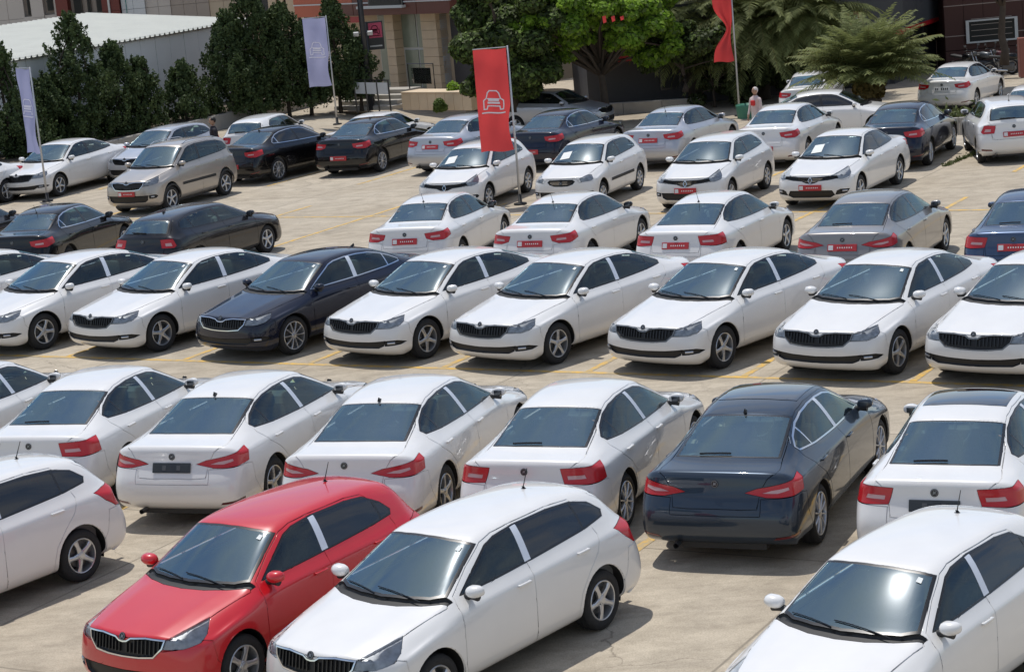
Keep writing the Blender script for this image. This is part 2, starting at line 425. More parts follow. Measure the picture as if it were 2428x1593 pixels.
def imprint(bm, poly, mp, filt):
    us = [p[0] for p in poly]; vs_ = [p[1] for p in poly]
    e = 0.02
    lo = (min(us) - e, min(vs_) - e); hi = (max(us) + e, max(vs_) + e)
    cand = set()
    for f in bm.faces:
        if not filt(f): continue
        cs = [mp(v.co) for v in f.verts]
        if max(c[0] for c in cs) < lo[0] or min(c[0] for c in cs) > hi[0] or max(c[1] for c in cs) < lo[1] or min(c[1] for c in cs) > hi[1]: continue
        cand.add(f)
    n = len(poly)
    for k in range(n):
        a = poly[k]; b = poly[(k + 1) % n]
        dx = b[0] - a[0]; dy = b[1] - a[1]; ln = math.hypot(dx, dy)
        if ln < 1e-6: continue
        dx /= ln; dy /= ln
        l0 = (min(a[0], b[0]) - 1e-3, min(a[1], b[1]) - 1e-3); l1 = (max(a[0], b[0]) + 1e-3, max(a[1], b[1]) + 1e-3)
        sel = []
        for f in cand:
            cs = [mp(v.co) for v in f.verts]
            if max(c[0] for c in cs) < l0[0] or min(c[0] for c in cs) > l1[0] or max(c[1] for c in cs) < l0[1] or min(c[1] for c in cs) > l1[1]: continue
            ds = [(c[0] - a[0]) * -dy + (c[1] - a[1]) * dx for c in cs]
            if min(ds) < -1e-5 and max(ds) > 1e-5: sel.append(f)
        D = {}
        def dd(v):
            if v not in D:
                c = mp(v.co); D[v] = (c[0] - a[0]) * -dy + (c[1] - a[1]) * dx
            return D[v]
        for f in sel:
            for ed in list(f.edges):
                v0, v1 = ed.verts; d0 = dd(v0); d1 = dd(v1)
                if d0 * d1 < 0 and abs(d0) > 1e-5 and abs(d1) > 1e-5:
                    ne, nv = bmesh.utils.edge_split(ed, v0, d0 / (d0 - d1)); D[nv] = 0.0
        for f in sel:
            on = [v for v in f.verts if abs(dd(v)) <= 1e-5]
            if len(on) < 2: continue
            best = None
            for p in range(len(on)):
                for q in range(p + 1, len(on)):
                    dist = (on[p].co - on[q].co).length
                    if best is None or dist > best[0]: best = (dist, on[p], on[q])
            v1, v2 = best[1], best[2]
            if any(v2 in ee.verts and v1 in ee.verts for ee in f.edges): continue
            try:
                nf, nl = bmesh.utils.face_split(f, v1, v2)
                cand.add(nf)
            except Exception: pass
    return

def pw(pts):
    xs = [p[0] for p in pts]; ys = [p[1] for p in pts]
    def f(x):
        if x <= xs[0]: return ys[0] + (x - xs[0]) * (ys[1] - ys[0]) / (xs[1] - xs[0])
        for i in range(len(xs) - 1):
            if x <= xs[i + 1] or i == len(xs) - 2:
                return ys[i] + (x - xs[i]) * (ys[i + 1] - ys[i]) / (xs[i + 1] - xs[i])
    return f

def circle_arch(xw, zw, r, n=20):
    pts = [(xw + r, -0.1)]
    a0 = -0.25
    for k in range(n + 1):
        a = a0 + (math.pi - 2 * a0) * k / n
        pts.append((xw + r * math.cos(a), zw + r * math.sin(a)))
    pts.append((xw - r, -0.1))
    return pts

def finish_piece(bm, bvh, nrm, mode, ins=0.005, dep=0.015):
    """bm: faces of one piece. Returns mesh with shut-line lip (paint), or recess (glass, grille)."""
    bm.normal_update()
    # normal of every vert from the smooth skin
    def N(co):
        loc, no, idx, d = bvh.find_nearest(co)
        tri = nrm['tris'][idx]; a, b, c = (nrm['co'][t] for t in tri)
        v0 = b - a; v1 = c - a; v2 = loc - a
        d00 = v0.dot(v0); d01 = v0.dot(v1); d11 = v1.dot(v1); d20 = v2.dot(v0); d21 = v2.dot(v1)
        den = d00 * d11 - d01 * d01
        if abs(den) < 1e-14: return no
        v = (d11 * d20 - d01 * d21) / den; w = (d00 * d21 - d01 * d20) / den
        r = nrm['no'][tri[0]] * (1 - v - w) + nrm['no'][tri[1]] * v + nrm['no'][tri[2]] * w
        return r.normalized()
    bnd = set(v for e in bm.edges if e.is_boundary for v in e.verts)
    nmap = {v: N(v.co) for v in bm.verts}
    if mode in ('paint', 'glass', 'recess', 'lens'):
        old = set(bm.verts)
        base = {v: v.co.copy() for v in bnd}
        fs = list(bm.faces)
        r = bmesh.ops.inset_region(bm, faces=fs, thickness=ins, depth=0.0, use_boundary=True, use_even_offset=False)
        inner_new = [v for v in bm.verts if v not in old]
        # in inset_region the new outer ring verts are created at the boundary, or the old ones stay: find boundary now
        bnow = set(v for e in bm.edges if e.is_boundary for v in e.verts)
        for v in bm.verts:
            if v not in nmap or v in inner_new or v in bnd: nmap[v] = N(v.co)
        if mode == 'paint':
            for v in bnow:
                n0 = nmap[v]; c = Vector((0, 0, 0)); k = 0
                for e in v.link_edges:
                    ov = e.other_vert(v)
                    if ov not in bnow: c += ov.co - v.co; k += 1
                t = c.normalized() if k and c.length > 1e-9 else Vector((0, 0, 0))
                v.co = v.co - n0 * dep
                nmap[v] = (n0 * 0.4 - t).normalized()
        else:
            for v in bm.verts:
                if v not in bnow: v.co = v.co - nmap[v] * dep
    me = bpy.data.meshes.new('piece')
    bm.verts.index_update()
    ns = [None] * len(bm.verts)
    for v in bm.verts: ns[v.index] = nmap[v]
    for f in bm.faces: f.smooth = True
    bm.to_mesh(me)
    if mode in ('paint', 'glass', 'lens', 'plain'):
        me.normals_split_custom_set_from_vertices([tuple(x) for x in ns])
    return me
def mirror_mesh(me):
    bm = bmesh.new(); bm.from_mesh(me)
    ns = [Vector(v.normal) for v in bm.verts]
    # custom normals are read from the loops
    cn = {}
    for l in me.loops: cn[l.vertex_index] = None
    for p in me.polygons:
        for li in p.loop_indices: cn[me.loops[li].vertex_index] = Vector(me.corner_normals[li].vector)
    for v in bm.verts: v.co.y = -v.co.y
    bmesh.ops.reverse_faces(bm, faces=bm.faces)
    m2 = bpy.data.meshes.new(me.name); bm.to_mesh(m2); bm.free()
    for p in m2.polygons: p.use_smooth = True
    m2.normals_split_custom_set_from_vertices([((cn.get(i) or Vector((0, 0, 1))).x, -(cn.get(i) or Vector((0, 0, 1))).y, (cn.get(i) or Vector((0, 0, 1))).z) for i in range(len(m2.vertices))])
    return m2
#CARSPEC
def clip(poly, a, b):
    """part of poly on the left of the directed line a->b"""
    out = []; n = len(poly)
    def s(p): return (b[0] - a[0]) * (p[1] - a[1]) - (b[1] - a[1]) * (p[0] - a[0])
    for i in range(n):
        p = poly[i]; q = poly[(i + 1) % n]; sp_, sq = s(p), s(q)
        if sp_ >= 0: out.append(p)
        if sp_ * sq < 0:
            t = sp_ / (sp_ - sq); out.append((p[0] + (q[0] - p[0]) * t, p[1] + (q[1] - p[1]) * t))
    return out
LINES = {'lift': dict(b1=((-.135, .9), (-.235, 1.5)), b2=((-.235, .9), (-.325, 1.5)), q1=((-1.06, .9), (-1.14, 1.5)), q2=((-1.09, .9), (-1.17, 1.5))),
         'hatch': dict(b1=((-.165, .9), (-.255, 1.5)), b2=((-.265, .9), (-.345, 1.5)), q1=((-1.16, .9), (-1.20, 1.5)), q2=((-1.19, .9), (-1.23, 1.5)))}
DLO = {
 'lift': [(.90,1.010),(.60,1.168),(.26,1.328),(.10,1.365),(-.20,1.386),(-.50,1.383),(-.80,1.356),(-1.05,1.303),(-1.30,1.213),(-1.46,1.128),(-1.43,1.082),(-1.0,1.052),(-.3,1.028),(.4,1.016)],
 'sedan': [(.90,1.010),(.60,1.168),(.26,1.328),(.10,1.365),(-.20,1.386),(-.50,1.383),(-.80,1.356),(-1.02,1.303),(-1.20,1.213),(-1.33,1.108),(-1.30,1.070),(-1.0,1.052),(-.3,1.028),(.4,1.016)],
 'hatch': [(.79,1.010),(.50,1.160),(.20,1.310),(.02,1.350),(-.3,1.372),(-.85,1.366),(-1.22,1.336),(-1.47,1.270),(-1.60,1.165),(-1.56,1.110),(-1.2,1.075),(-.3,1.038),(.3,1.018)],
 'city': [(.79,1.010),(.50,1.160),(.20,1.310),(.02,1.350),(-.3,1.372),(-.85,1.362),(-1.10,1.335),(-1.30,1.230),(-1.40,1.135),(-1.36,1.090),(-1.0,1.065),(-.3,1.038),(.3,1.018)],
}
def P_(s): return [tuple(map(float, p.split(','))) for p in s.split()]

def make_spec(base, dlo, front, rear):
    """list of cut-outs: (tag, map, filter, polygon)"""
    Ln = LINES[base]; d = DLO[dlo]; L = base == 'lift'
    xF = 2.43 if L else 2.155
    cf = lambda c: (c.y + (xF - c.x), c.z)
    cr_ = lambda c: (c.y + (c.x + xF), c.z)
    sd = lambda c: (c.x, c.z)
    tp = lambda c: (c.x, c.y)
    fr = lambda c: (c.y, c.z)
    bk = lambda c: (-c.x - c.z, c.y)
    if not L:
        bk = lambda c: (-c.x - c.z, c.y)
    g = []
    side = lambda c: c.y > .45 and c.z < 1.43
    # doors
    if L:
        arch = [(1.50, .335, .385), (-1.34, .335, .385)]
        fd = P_('.97,.24 1.02,.40 1.01,.70 .985,.93 .96,1.02 .63,1.208 .28,1.362 .10,1.394 -.217,1.404 -.18,1.0 -.15,.70 -.14,.24')
        rd = [(-.14,.24),(-.15,.70),(-.18,1.0),(-.217,1.404)] + [(x, z + .022) for x, z in d if x < -.3 and z > 1.09] + P_('-1.47,1.03 -1.36,.90 -1.15,.77 -.97,.60 -.91,.42 -.90,.24')
        if dlo == 'sedan': rd = rd[:-6] + P_('-1.38,1.06 -1.33,.92 -1.15,.77 -.97,.60 -.91,.42 -.90,.24')
        hood = P_('2.42,-.1 2.40,.20 2.33,.45 2.25,.585 2.16,.66 1.7,.715 1.3,.758 1.09,.785 1.06,.765 1.20,.55 1.28,.30 1.31,.0 1.31,-.1')
        cowl = P_('1.315,-.1 1.315,.0 1.285,.30 1.205,.55 1.065,.768 .99,.775 1.0,.712 1.10,.56 1.175,.30 1.205,0 1.205,-.1')
        ws = P_('1.20,-.1 1.20,0 1.17,.30 1.095,.56 .995,.705 .66,.640 .33,.572 .365,.50 .395,.30 .41,0 .41,-.1')
        rw = P_('-.315,-.1 -.315,0 -.325,.30 -.345,.535 -.10,.553 .30,.578 .685,.600 .70,.58 .735,.30 .745,0 .745,-.1')
        if dlo == 'sedan': rw = P_('-.315,-.1 -.315,0 -.325,.30 -.345,.535 -.10,.553 .20,.572 .525,.595 .545,.575 .575,.30 .585,0 .585,-.1')
        tg = P_('-.345,-.1 -.345,0 -.355,.3 -.375,.56 .30,.60 .72,.625 1.02,.67 1.19,.66 1.27,.585 1.44,.50 1.69,.475 1.71,.3 1.71,-.1')
        bump_f = P_('-.1,.12 1.80,.12 1.42,.55 1.40,.69 1.30,.725 1.16,.675 .95,.645 .61,.645 .58,.74 .30,.757 -.1,.745')
        bump_r = P_('-.1,.12 1.75,.12 1.45,.55 1.42,.77 1.25,.79 .62,.775 .545,.60 -.1,.60')
    else:
        arch = [(1.31, .315, .365), (-1.29, .315, .365)]
        fd = P_('.87,.24 .92,.40 .91,.70 .885,.93 .855,1.02 .53,1.198 .22,1.342 .03,1.376 -.235,1.388 -.21,1.0 -.18,.70 -.17,.24')
        rd = [(-.17,.24),(-.18,.70),(-.21,1.0),(-.235,1.388)] + [(x - .006, z + .020) for x, z in d if x < -.3 and z > 1.12 and x > -1.25] + P_('-1.30,1.16 -1.33,1.0 -1.24,.84 -1.08,.70 -.92,.52 -.87,.38 -.86,.24')
        hood = P_('2.16,-.1 2.14,.20 2.08,.42 2.00,.54 1.92,.61 1.5,.66 1.15,.698 .99,.725 .96,.705 1.09,.50 1.17,.27 1.20,.0 1.20,-.1')
        cowl = P_('1.205,-.1 1.205,.0 1.175,.27 1.095,.50 .965,.71 .90,.72 .905,.662 1.0,.52 1.065,.28 1.095,0 1.095,-.1')
        ws = P_('1.09,-.1 1.09,0 1.06,.28 .995,.52 .90,.655 .59,.595 .265,.528 .30,.47 .335,.28 .35,0 .35,-.1')
        rw = P_('.345,-.1 .345,0 .34,.30 .33,.485 .60,.525 .84,.545 .865,.50 .885,.28 .89,0 .89,-.1')
        tg = P_('.225,-.1 .225,0 .22,.3 .215,.47 .30,.52 .62,.575 .86,.60 .93,.56 1.05,.53 1.40,.52 1.50,.45 1.52,-.1')
        bump_f = P_('-.1,.10 1.7,.10 1.30,.50 1.26,.70 1.14,.725 .85,.685 .55,.662 .50,.75 .28,.765 -.1,.755')
        bump_r = P_('-.1,.10 1.6,.10 1.30,.50 1.24,.74 1.10,.745 .62,.73 .58,.62 -.1,.62')
    g += [('front_door', sd, side, fd), ('rear_door', sd, side, rd)]
    g += [('bonnet', tp, lambda c: c.z > .70 and c.x > .9, hood), ('cowl', tp, lambda c: c.z > .93 and c.x > .85, cowl)]
    g += [('bumper', cf, lambda c: c.x > 1.05 and c.z < .80, bump_f)]
    g += [('tailgate', bk, lambda c: c.x < -.7, tg)]
    g += [('rear_bumper', cr_, lambda c: c.x < -1.0 and c.z < .82, bump_r)]
    g += [('windscreen_frame', tp, lambda c: c.z > .93 and c.x > .1, ws), ('windscreen', tp, lambda c: c.z > .93 and c.x > .1, shrink(ws, .030))]
    g += [('rear_window_frame', bk, lambda c: c.x < -.7 and c.z > .9, rw), ('rear_window', bk, lambda c: c.x < -.7 and c.z > .9, shrink(rw, .028))]
    g += [('window_frame', sd, side, d)]
    q = shrink(d, .016)
    gf = clip(q, Ln['b1'][1], Ln['b1'][0])
    if not inside((.3, 1.15), gf): gf = clip(q, Ln['b1'][0], Ln['b1'][1])
    rest = clip(q, Ln['b2'][0], Ln['b2'][1])
    if inside((.3, 1.15), rest): rest = clip(q, Ln['b2'][1], Ln['b2'][0])
    fl = clip(shrink(d, .010), Ln['b1'][0], Ln['b1'][1])
    if inside((.3, 1.15), fl): fl = clip(shrink(d, .010), Ln['b1'][1], Ln['b1'][0])
    f2 = clip(fl, Ln['b2'][1], Ln['b2'][0])
    if inside((-.8, 1.2), f2): f2 = clip(fl, Ln['b2'][0], Ln['b2'][1])
    g += [('front_window', sd, side, gf), ('pillar', sd, side, f2)]
    ra = clip(rest, Ln['q1'][1], Ln['q1'][0])
    if not inside((-.6, 1.2), ra): ra = clip(rest, Ln['q1'][0], Ln['q1'][1])
    rb = clip(rest, Ln['q2'][0], Ln['q2'][1])
    if inside((-.6, 1.2), rb): rb = clip(rest, Ln['q2'][1], Ln['q2'][0])
    g += [('rear_side_window', sd, side, ra), ('quarter_window', sd, side, rb)]
    # ---- face of the car
    ff = lambda c: c.x > 1.2 and c.z < .90
    if L:
        hl = P_('.63,.655 .60,.742 .80,.762 1.06,.785 1.33,.808 1.30,.735 1.16,.685 .95,.655')
        gr = P_('-.1,.695 0,.695 .07,.702 .13,.736 .30,.754 .55,.748 .53,.67 .43,.585 .2,.565 -.1,.56')
        itk = P_('-.1,.315 .56,.325 .66,.365 .70,.45 .40,.425 -.1,.41')
        fog = P_('.80,.365 1.18,.375 1.32,.405 1.12,.445 .78,.45')
        if front == 'wing':   # slim dark wing with a big diamond badge
            gr = P_('-.1,.60 0,.60 .10,.615 .20,.655 .45,.675 .62,.70 .60,.735 .3,.715 -.1,.705')
            hl = P_('.64,.690 .60,.755 .80,.785 1.10,.825 1.46,.875 1.36,.765 1.20,.705 .90,.665')
            itk = P_('-.1,.27 .45,.27 .56,.33 .50,.43 -.1,.44')
            fog = P_('.66,.33 1.02,.36 1.14,.44 .80,.45 .70,.42')
    else:
        hl = P_('.55,.678 .515,.748 .72,.785 .98,.822 1.26,.862 1.20,.765 1.10,.715 .85,.680')
        gr = P_('-.1,.712 0,.712 .05,.718 .10,.748 .28,.765 .48,.755 .46,.69 .37,.605 .2,.59 -.1,.585')
        itk = P_('-.1,.28 .50,.29 .58,.34 .60,.45 .36,.45 -.1,.44')
        fog = P_('.74,.37 1.0,.38 1.06,.42 .98,.455 .72,.45')
        if front == 'wing':
            gr = P_('-.1,.60 0,.60 .10,.615 .20,.655 .40,.675 .55,.70 .53,.735 .3,.715 -.1,.705')
            hl = P_('.56,.690 .52,.750 .72,.785 .98,.835 1.30,.890 1.22,.775 1.08,.710 .82,.67')
        if front == 'oval':
            gr = P_('-.1,.60 0,.60 .18,.605 .30,.64 .345,.69 .30,.72 0,.725 -.1,.725')
            hl = P_('.62,.668 .60,.758 .80,.795 1.02,.815 1.15,.80 1.12,.73 1.02,.69')
    g += [('headlight', cf, ff, hl), ('grille_frame', fr, ff, shrink(gr, -.014)), ('grille', fr, ff, gr), ('lower_intake', fr, ff, itk), ('fog_lamp', cf, ff, fog)]
    fb = lambda c: c.x < -1.2 and c.z < 1.05 and c.z > .3
    if L:
        if rear == 'wedge':
            tl = P_('.46,.838 .62,.885 .95,.930 1.33,.985 1.38,.93 1.35,.815 1.00,.785 .70,.79')
            tw = P_('.66,.835 .78,.862 1.02,.885 1.03,.858 .85,.83')
        elif rear == 'bracket':
            tl = P_('.62,.80 .60,.965 .90,.975 1.32,.985 1.36,.80 1.00,.785')
            tw = P_('.68,.845 .68,.885 .92,.89 .94,.85')
        else:
            tl = P_('.60,.84 .58,.94 .90,.965 1.34,.99 1.38,.86 1.05,.80 .74,.80')
            tw = P_('.70,.85 .72,.89 .95,.90 .95,.86')
        refl = P_('.72,.33 1.15,.37 1.15,.40 .74,.36')
    else:
        tl = P_('.62,.76 .60,.90 .62,.985 .80,1.005 1.08,.995 1.34,.975 1.24,.86 1.10,.76 .9,.745')
        tw = P_('.68,.80 .68,.86 .84,.865 .86,.80')
        if rear == 'upright':
            tl = P_('.57,.76 .57,.94 .78,.955 .90,.95 .98,.80 .90,.76')
        refl = P_('.60,.34 .92,.36 .92,.40 .62,.375')
    g += [('tail_light', cr_, fb, tl), ('reversing_lamp', cr_, fb, tw), ('rear_reflector', cr_, lambda c: c.x < -1.2 and c.z < .6, refl)]
    return g, arch

KIND = {  # tag: (kind, part name, material slot, parent tag, both sides joined?)
 'body': ('paint', 'body', 'PAINT', None, True),
 'front_door': ('paint', 'door', 'PAINT', None, False), 'rear_door': ('paint', 'door', 'PAINT', None, False),
 'bonnet': ('paint', 'bonnet', 'PAINT', None, True), 'cowl': ('recess', 'cowl_panel', 'plastic', None, True),
 'bumper': ('paint', 'front_bumper', 'PAINT', None, True), 'tailgate': ('paint', 'tailgate', 'PAINT', None, True),
 'rear_bumper': ('paint', 'rear_bumper', 'PAINT', None, True),
 'windscreen_frame': ('plain', 'windscreen_seal', 'trim', None, True), 'windscreen': ('glass', 'windscreen', 'screen', None, True),
 'rear_window_frame': ('plain', 'rear_window_seal', 'trim', 'tailgate', True), 'rear_window': ('glass', 'rear_window', 'screen', 'tailgate', True),
 'window_frame': ('plain', 'window_frame', 'TRIM', None, False),
 'front_window': ('glass', 'side_window', 'SIDE', 'front_door', False), 'rear_side_window': ('glass', 'side_window', 'SIDE2', 'rear_door', False),
 'quarter_window': ('glass', 'quarter_window', 'SIDE2', None, False), 'pillar': ('plain', 'door_pillar', 'PILLAR', None, False),
 'headlight': ('lens', 'headlight', 'lens', None, False), 'grille': ('recess', 'grille', 'hole', 'bumper', True), 'grille_frame': ('plain', 'grille_frame', 'GFRAME', 'bumper', True),
 'lower_intake': ('recess', 'air_intake', 'hole', 'bumper', True), 'fog_lamp': ('recess', 'fog_lamp', 'hole', 'bumper', False),
 'tail_light': ('lens', 'tail_light', 'redlens', None, False), 'reversing_lamp': ('lens', 'reversing_lamp', 'whitelens', 'tail_light', False),
 'rear_reflector': ('lens', 'rear_reflector', 'redlens_dark', 'rear_bumper', False),
}
ORDER = ['body', 'bonnet', 'cowl', 'bumper', 'rear_bumper', 'tailgate', 'front_door', 'rear_door', 'windscreen_frame', 'windscreen', 'rear_window_frame', 'rear_window',
         'window_frame', 'front_window', 'pillar', 'rear_side_window', 'quarter_window', 'headlight', 'grille_frame', 'grille', 'lower_intake', 'fog_lamp', 'tail_light', 'reversing_lamp', 'rear_reflector']

WHEELS = {}
def wheel_meshes(R, style):
    """wheel lying along +y (outer face at y=+w/2); returns dict of meshes"""
    key = (round(R, 3), style)
    if key in WHEELS: return WHEELS[key]
    w = .205; rr = R * (.665 if style != 'ten' else .73)
    bm = bmesh.new(); h = w / 2
    prof = [(-h + .01, rr), (-h, rr + .02), (-h, R - .035), (-h + .02, R - .008), (-h + .05, R)] + [(-h + .06, R - .006), (-h + .07, R)] + [(0.0, R + .001)] + [(h - .07, R), (h - .06, R - .006), (h - .05, R), (h - .02, R - .008), (h, R - .035), (h + .004, rr + .03), (h - .004, rr + .012), (h - .012, rr)]
    lathe(bm, prof, 40)
    tyre = bpy.data.meshes.new('tyre'); bm.normal_update(); bm.to_mesh(tyre); bm.free(); tyre.materials.append(M['rubber']); tyre.shade_smooth(); tyre.set_sharp_from_angle(angle=math.radians(50))
    bm = bmesh.new()
    # rim lip and barrel
    lathe(bm, [(h - .012, rr + .003), (h - .004, rr - .004), (h - .008, rr - .014), (h - .03, rr - .020), (-h + .03, rr - .03)], 40)
    ns = {'five': 5, 'ten': 10, 'cap': 7}[style]
    for k in range(ns):
        a = 2 * math.pi * k / ns + .3
        ca, sa = math.cos(a), math.sin(a)
        def pt(r, t, y): return (r * ca - t * sa, y, r * sa + t * ca)
        if style == 'ten': w0, w1 = .013, .010
        elif style == 'five': w0, w1 = .034, .024
        else: w0, w1 = .030, .026
        secs = [(.035, w0 * 1.1, h - .022), (.075, w0 * .9, h - .014), (rr * .62, w1, h - .010), (rr - .010, w1 * 1.5, h - .014)]
        rings = []
        for r, t, y in secs:
            rings.append([bm.verts.new(pt(r, -t, y - .006)), bm.verts.new(pt(r, -t * .5, y + .004)), bm.verts.new(pt(r, t * .5, y + .004)), bm.verts.new(pt(r, t, y - .006)), bm.verts.new(pt(r, t * .8, y - .035)), bm.verts.new(pt(r, -t * .8, y - .035))])
        for i in range(3):
            for j in range(6):
                bm.faces.new((rings[i][j], rings[i][(j + 1) % 6], rings[i + 1][(j + 1) % 6], rings[i + 1][j]))
    lathe(bm, [(h - .05, .052), (h - .018, .052), (h - .010, .046), (h - .008, .034), (h - .004, .030), (h - .002, .004), (h - .002, .0005)], 20)
    bmesh.ops.recalc_face_normals(bm, faces=bm.faces)
    rim = bpy.data.meshes.new('rim'); bm.to_mesh(rim); bm.free(); rim.materials.append(M['alloy']); rim.shade_smooth(); rim.set_sharp_from_angle(angle=math.radians(35))
    bm = bmesh.new()
    lathe(bm, [(-h + .02, rr - .022), (-h + .04, .14), (h - .075, .14), (h - .07, .06), (h - .06, .001)], 28)
    br = bpy.data.meshes.new('brake_disc'); bm.normal_update(); bm.to_mesh(br); bm.free(); br.materials.append(M['steel']); br.shade_smooth(); br.set_sharp_from_angle(angle=math.radians(35))
    WHEELS[key] = (tyre, rim, br)
    return WHEELS[key]

TYPES = {}
def build_type(key, base, dlo, front, rear, wx=None, ws=1.0, wz=None, Rw=.33, style='five', detail=2, arch_clad=False, roof_rails=False, ty=0.0, tx=0.0):
    rows = (ROWS_SEDAN if dlo == 'sedan' else ROWS_LIFT) if base == 'lift' else ROWS_HATCH
    L = base == 'lift'
    fx = pw(wx) if wx else (lambda x: x); fz = pw(wz) if wz else (lambda z: z)
    warp = lambda c: Vector((fx(c.x) - tx * max(0, c.z - .9) * min(1, max(0, (-c.x - 1.0) / .5)), c.y * ws * (1 + ty * max(0, c.z - .95)), fz(c.z)))
    me = body_cage(rows, FRONT_LIFT if L else FRONT_HATCH, REAR_LIFT if L else REAR_HATCH, .932 if L else .853)
    bm = bmesh.new(); bm.from_mesh(me)
    top = max(bm.faces, key=lambda f: f.calc_center_median().z)
    if top.normal.z < 0: bmesh.ops.reverse_faces(bm, faces=bm.faces)
    full = bm.copy()
    for v in full.verts: v.co = warp(v.co)
    full.normal_update()
    bmesh.ops.triangulate(full, faces=full.faces); full.normal_update()
    full.verts.ensure_lookup_table(); full.faces.ensure_lookup_table()
    bvh = BVHTree.FromBMesh(full)
    nrm = dict(co=[v.co.copy() for v in full.verts], no=[v.normal.copy() for v in full.verts], tris=[[v.index for v in f.verts] for f in full.faces])
    full.free()
    bmesh.ops.delete(bm, geom=[v for v in bm.verts if v.co.y < -1e-4], context='VERTS')
    cuts, arch = make_spec(base, dlo, front, rear)
    half0 = bm.copy()
    for (xw, zw, r) in arch:
        poly = circle_arch(xw, zw, r)
        imprint(bm, poly, lambda c: (c.x, c.z), lambda f: f.calc_center_median().y > .55 and f.calc_center_median().z < .85)
        bmesh.ops.delete(bm, geom=[f for f in bm.faces if f.calc_center_median().y > .55 and inside((f.calc_center_median().x, f.calc_center_median().z), poly)], context='FACES')
    for tg_, mp, fl, poly in cuts:
        imprint(bm, poly, mp, lambda f: fl(f.calc_center_median()))
    order = {t: k for k, t in enumerate(ORDER)}
    groups = {}
    for f in bm.faces:
        c = f.calc_center_median(); t = 'body'
        for tg_, mp, fl, poly in cuts:
            if fl(c) and order[tg_] >= order[t] and inside(mp(c), poly): t = tg_
        groups.setdefault(t, []).append(f)
    pieces = {}
    def piece(t, faces, kind, joined, ins, dep):
        b2 = bmesh.new(); vm = {}
        for f in faces:
            vsx = []
            for v in f.verts:
                if v not in vm: vm[v] = b2.verts.new(v.co)
                vsx.append(vm[v])
            try: b2.faces.new(vsx)
            except ValueError: pass
        if joined:
            vm2 = {}
            for f in faces:
                vsx = []
                for v in f.verts:
                    if v.co.y < 1e-4: vsx.append(vm[v]); continue
                    if v not in vm2: vm2[v] = b2.verts.new((v.co.x, -v.co.y, v.co.z))
                    vsx.append(vm2[v])
                try: b2.faces.new(vsx[::-1])
                except ValueError: pass
        for v in b2.verts: v.co = warp(v.co)
        m1 = finish_piece(b2, bvh, nrm, kind, ins, dep)
        b2.free()
        return m1
    for t, fs in groups.items():
        kind, pn, mt, par, joined = KIND[t]
        ins, dep = {'paint': (.006, .018), 'glass': (.004, .004), 'lens': (.003, .003), 'recess': (.003, .028), 'plain': (0, 0)}[kind]
        if t == 'fog_lamp': dep = .02
        m1 = piece(t, fs, kind, joined, ins, dep)
        pieces[t] = (m1, None if joined else mirror_mesh(m1))
        if t == 'headlight':
            m2 = piece(t, fs, 'plain', False, 0, 0)
            b = bmesh.new(); b.from_mesh(m2); b.normal_update()
            for v in b.verts: v.co -= v.normal * .022
            b.to_mesh(m2); b.free()
            pieces['lamp_back'] = (m2, mirror_mesh(m2))
    # overlays: sun roof, paper behind the screen, cut out of the whole skin
    def overlay(name, mp, fl, poly, off):
        b = half0.copy()
        imprint(b, poly, mp, lambda f: fl(f.calc_center_median()))
        fs = [f for f in b.faces if fl(f.calc_center_median()) and inside(mp(f.calc_center_median()), poly)]
        m1 = piece(name, fs, 'plain', True, 0, 0)
        for v in m1.vertices:
            v.co = v.co + Vector(m1.vertices[v.index].normal) * off
        b.free(); return m1
    x0, x1, yy = (.22, -.60, .47) if L else (.15, -.6, .44)
    pieces['sunroof'] = (overlay('sunroof', lambda c: (c.x, c.y), lambda c: c.z > 1.2, [(x0, -.1), (x0 - .0, .30), (x0 - .04, yy), (x1 + .03, yy), (x1, .3), (x1, -.1)], .004), None)
    bm.free(); half0.free()
    T = dict(key=key, base=base, pieces=pieces, warp=warp, bvh=bvh, arch=arch, fx=fx, fz=fz, ws=ws, Rw=Rw, style=style, front=front, rear=rear, detail=detail, L=L, clad=arch_clad, rails=roof_rails)
    # ---- shared small meshes
    X = {}
    def mk(name, bm_, mat, smooth=True, ang=40):
        me_ = bpy.data.meshes.new(name); bm_.normal_update(); bm_.to_mesh(me_); bm_.free()
        for mm in (mat if isinstance(mat, (list, tuple)) else [mat]): me_.materials.append(mm)
        if smooth: me_.shade_smooth(); me_.set_sharp_from_angle(angle=math.radians(ang))
        return me_
    def hit(o, d):
        h = bvh.ray_cast(Vector(o), Vector(d).normalized())
        return h[0], h[1]
    # wheel wells
    for k, (xw, zw, r) in enumerate(arch):
        b = bmesh.new(); rI, n = r + .012, 22
        y0, y1 = .52 * ws, (.905 if L else .83) * ws
        R1 = []; R2 = []
        for q in range(n + 1):
            a = -.35 + (math.pi + .7) * q / n
            x = fx(xw) + rI * math.cos(a); z = zw + rI * math.sin(a)
            hy, hn = hit((x, 3, max(z, .25)), (0, -1, 0))
            yo = (hy.y - .02) if hy is not None else y1
            R1.append(b.verts.new((x, y0, z))); R2.append(b.verts.new((x, max(yo, y0 + .1), z)))
        for q in range(n): b.faces.new((R1[q], R2[q], R2[q + 1], R1[q + 1]))
        b.faces.new(R1)
        X['well%d' % k] = mk('wheel_arch_liner', b, M['plastic'])
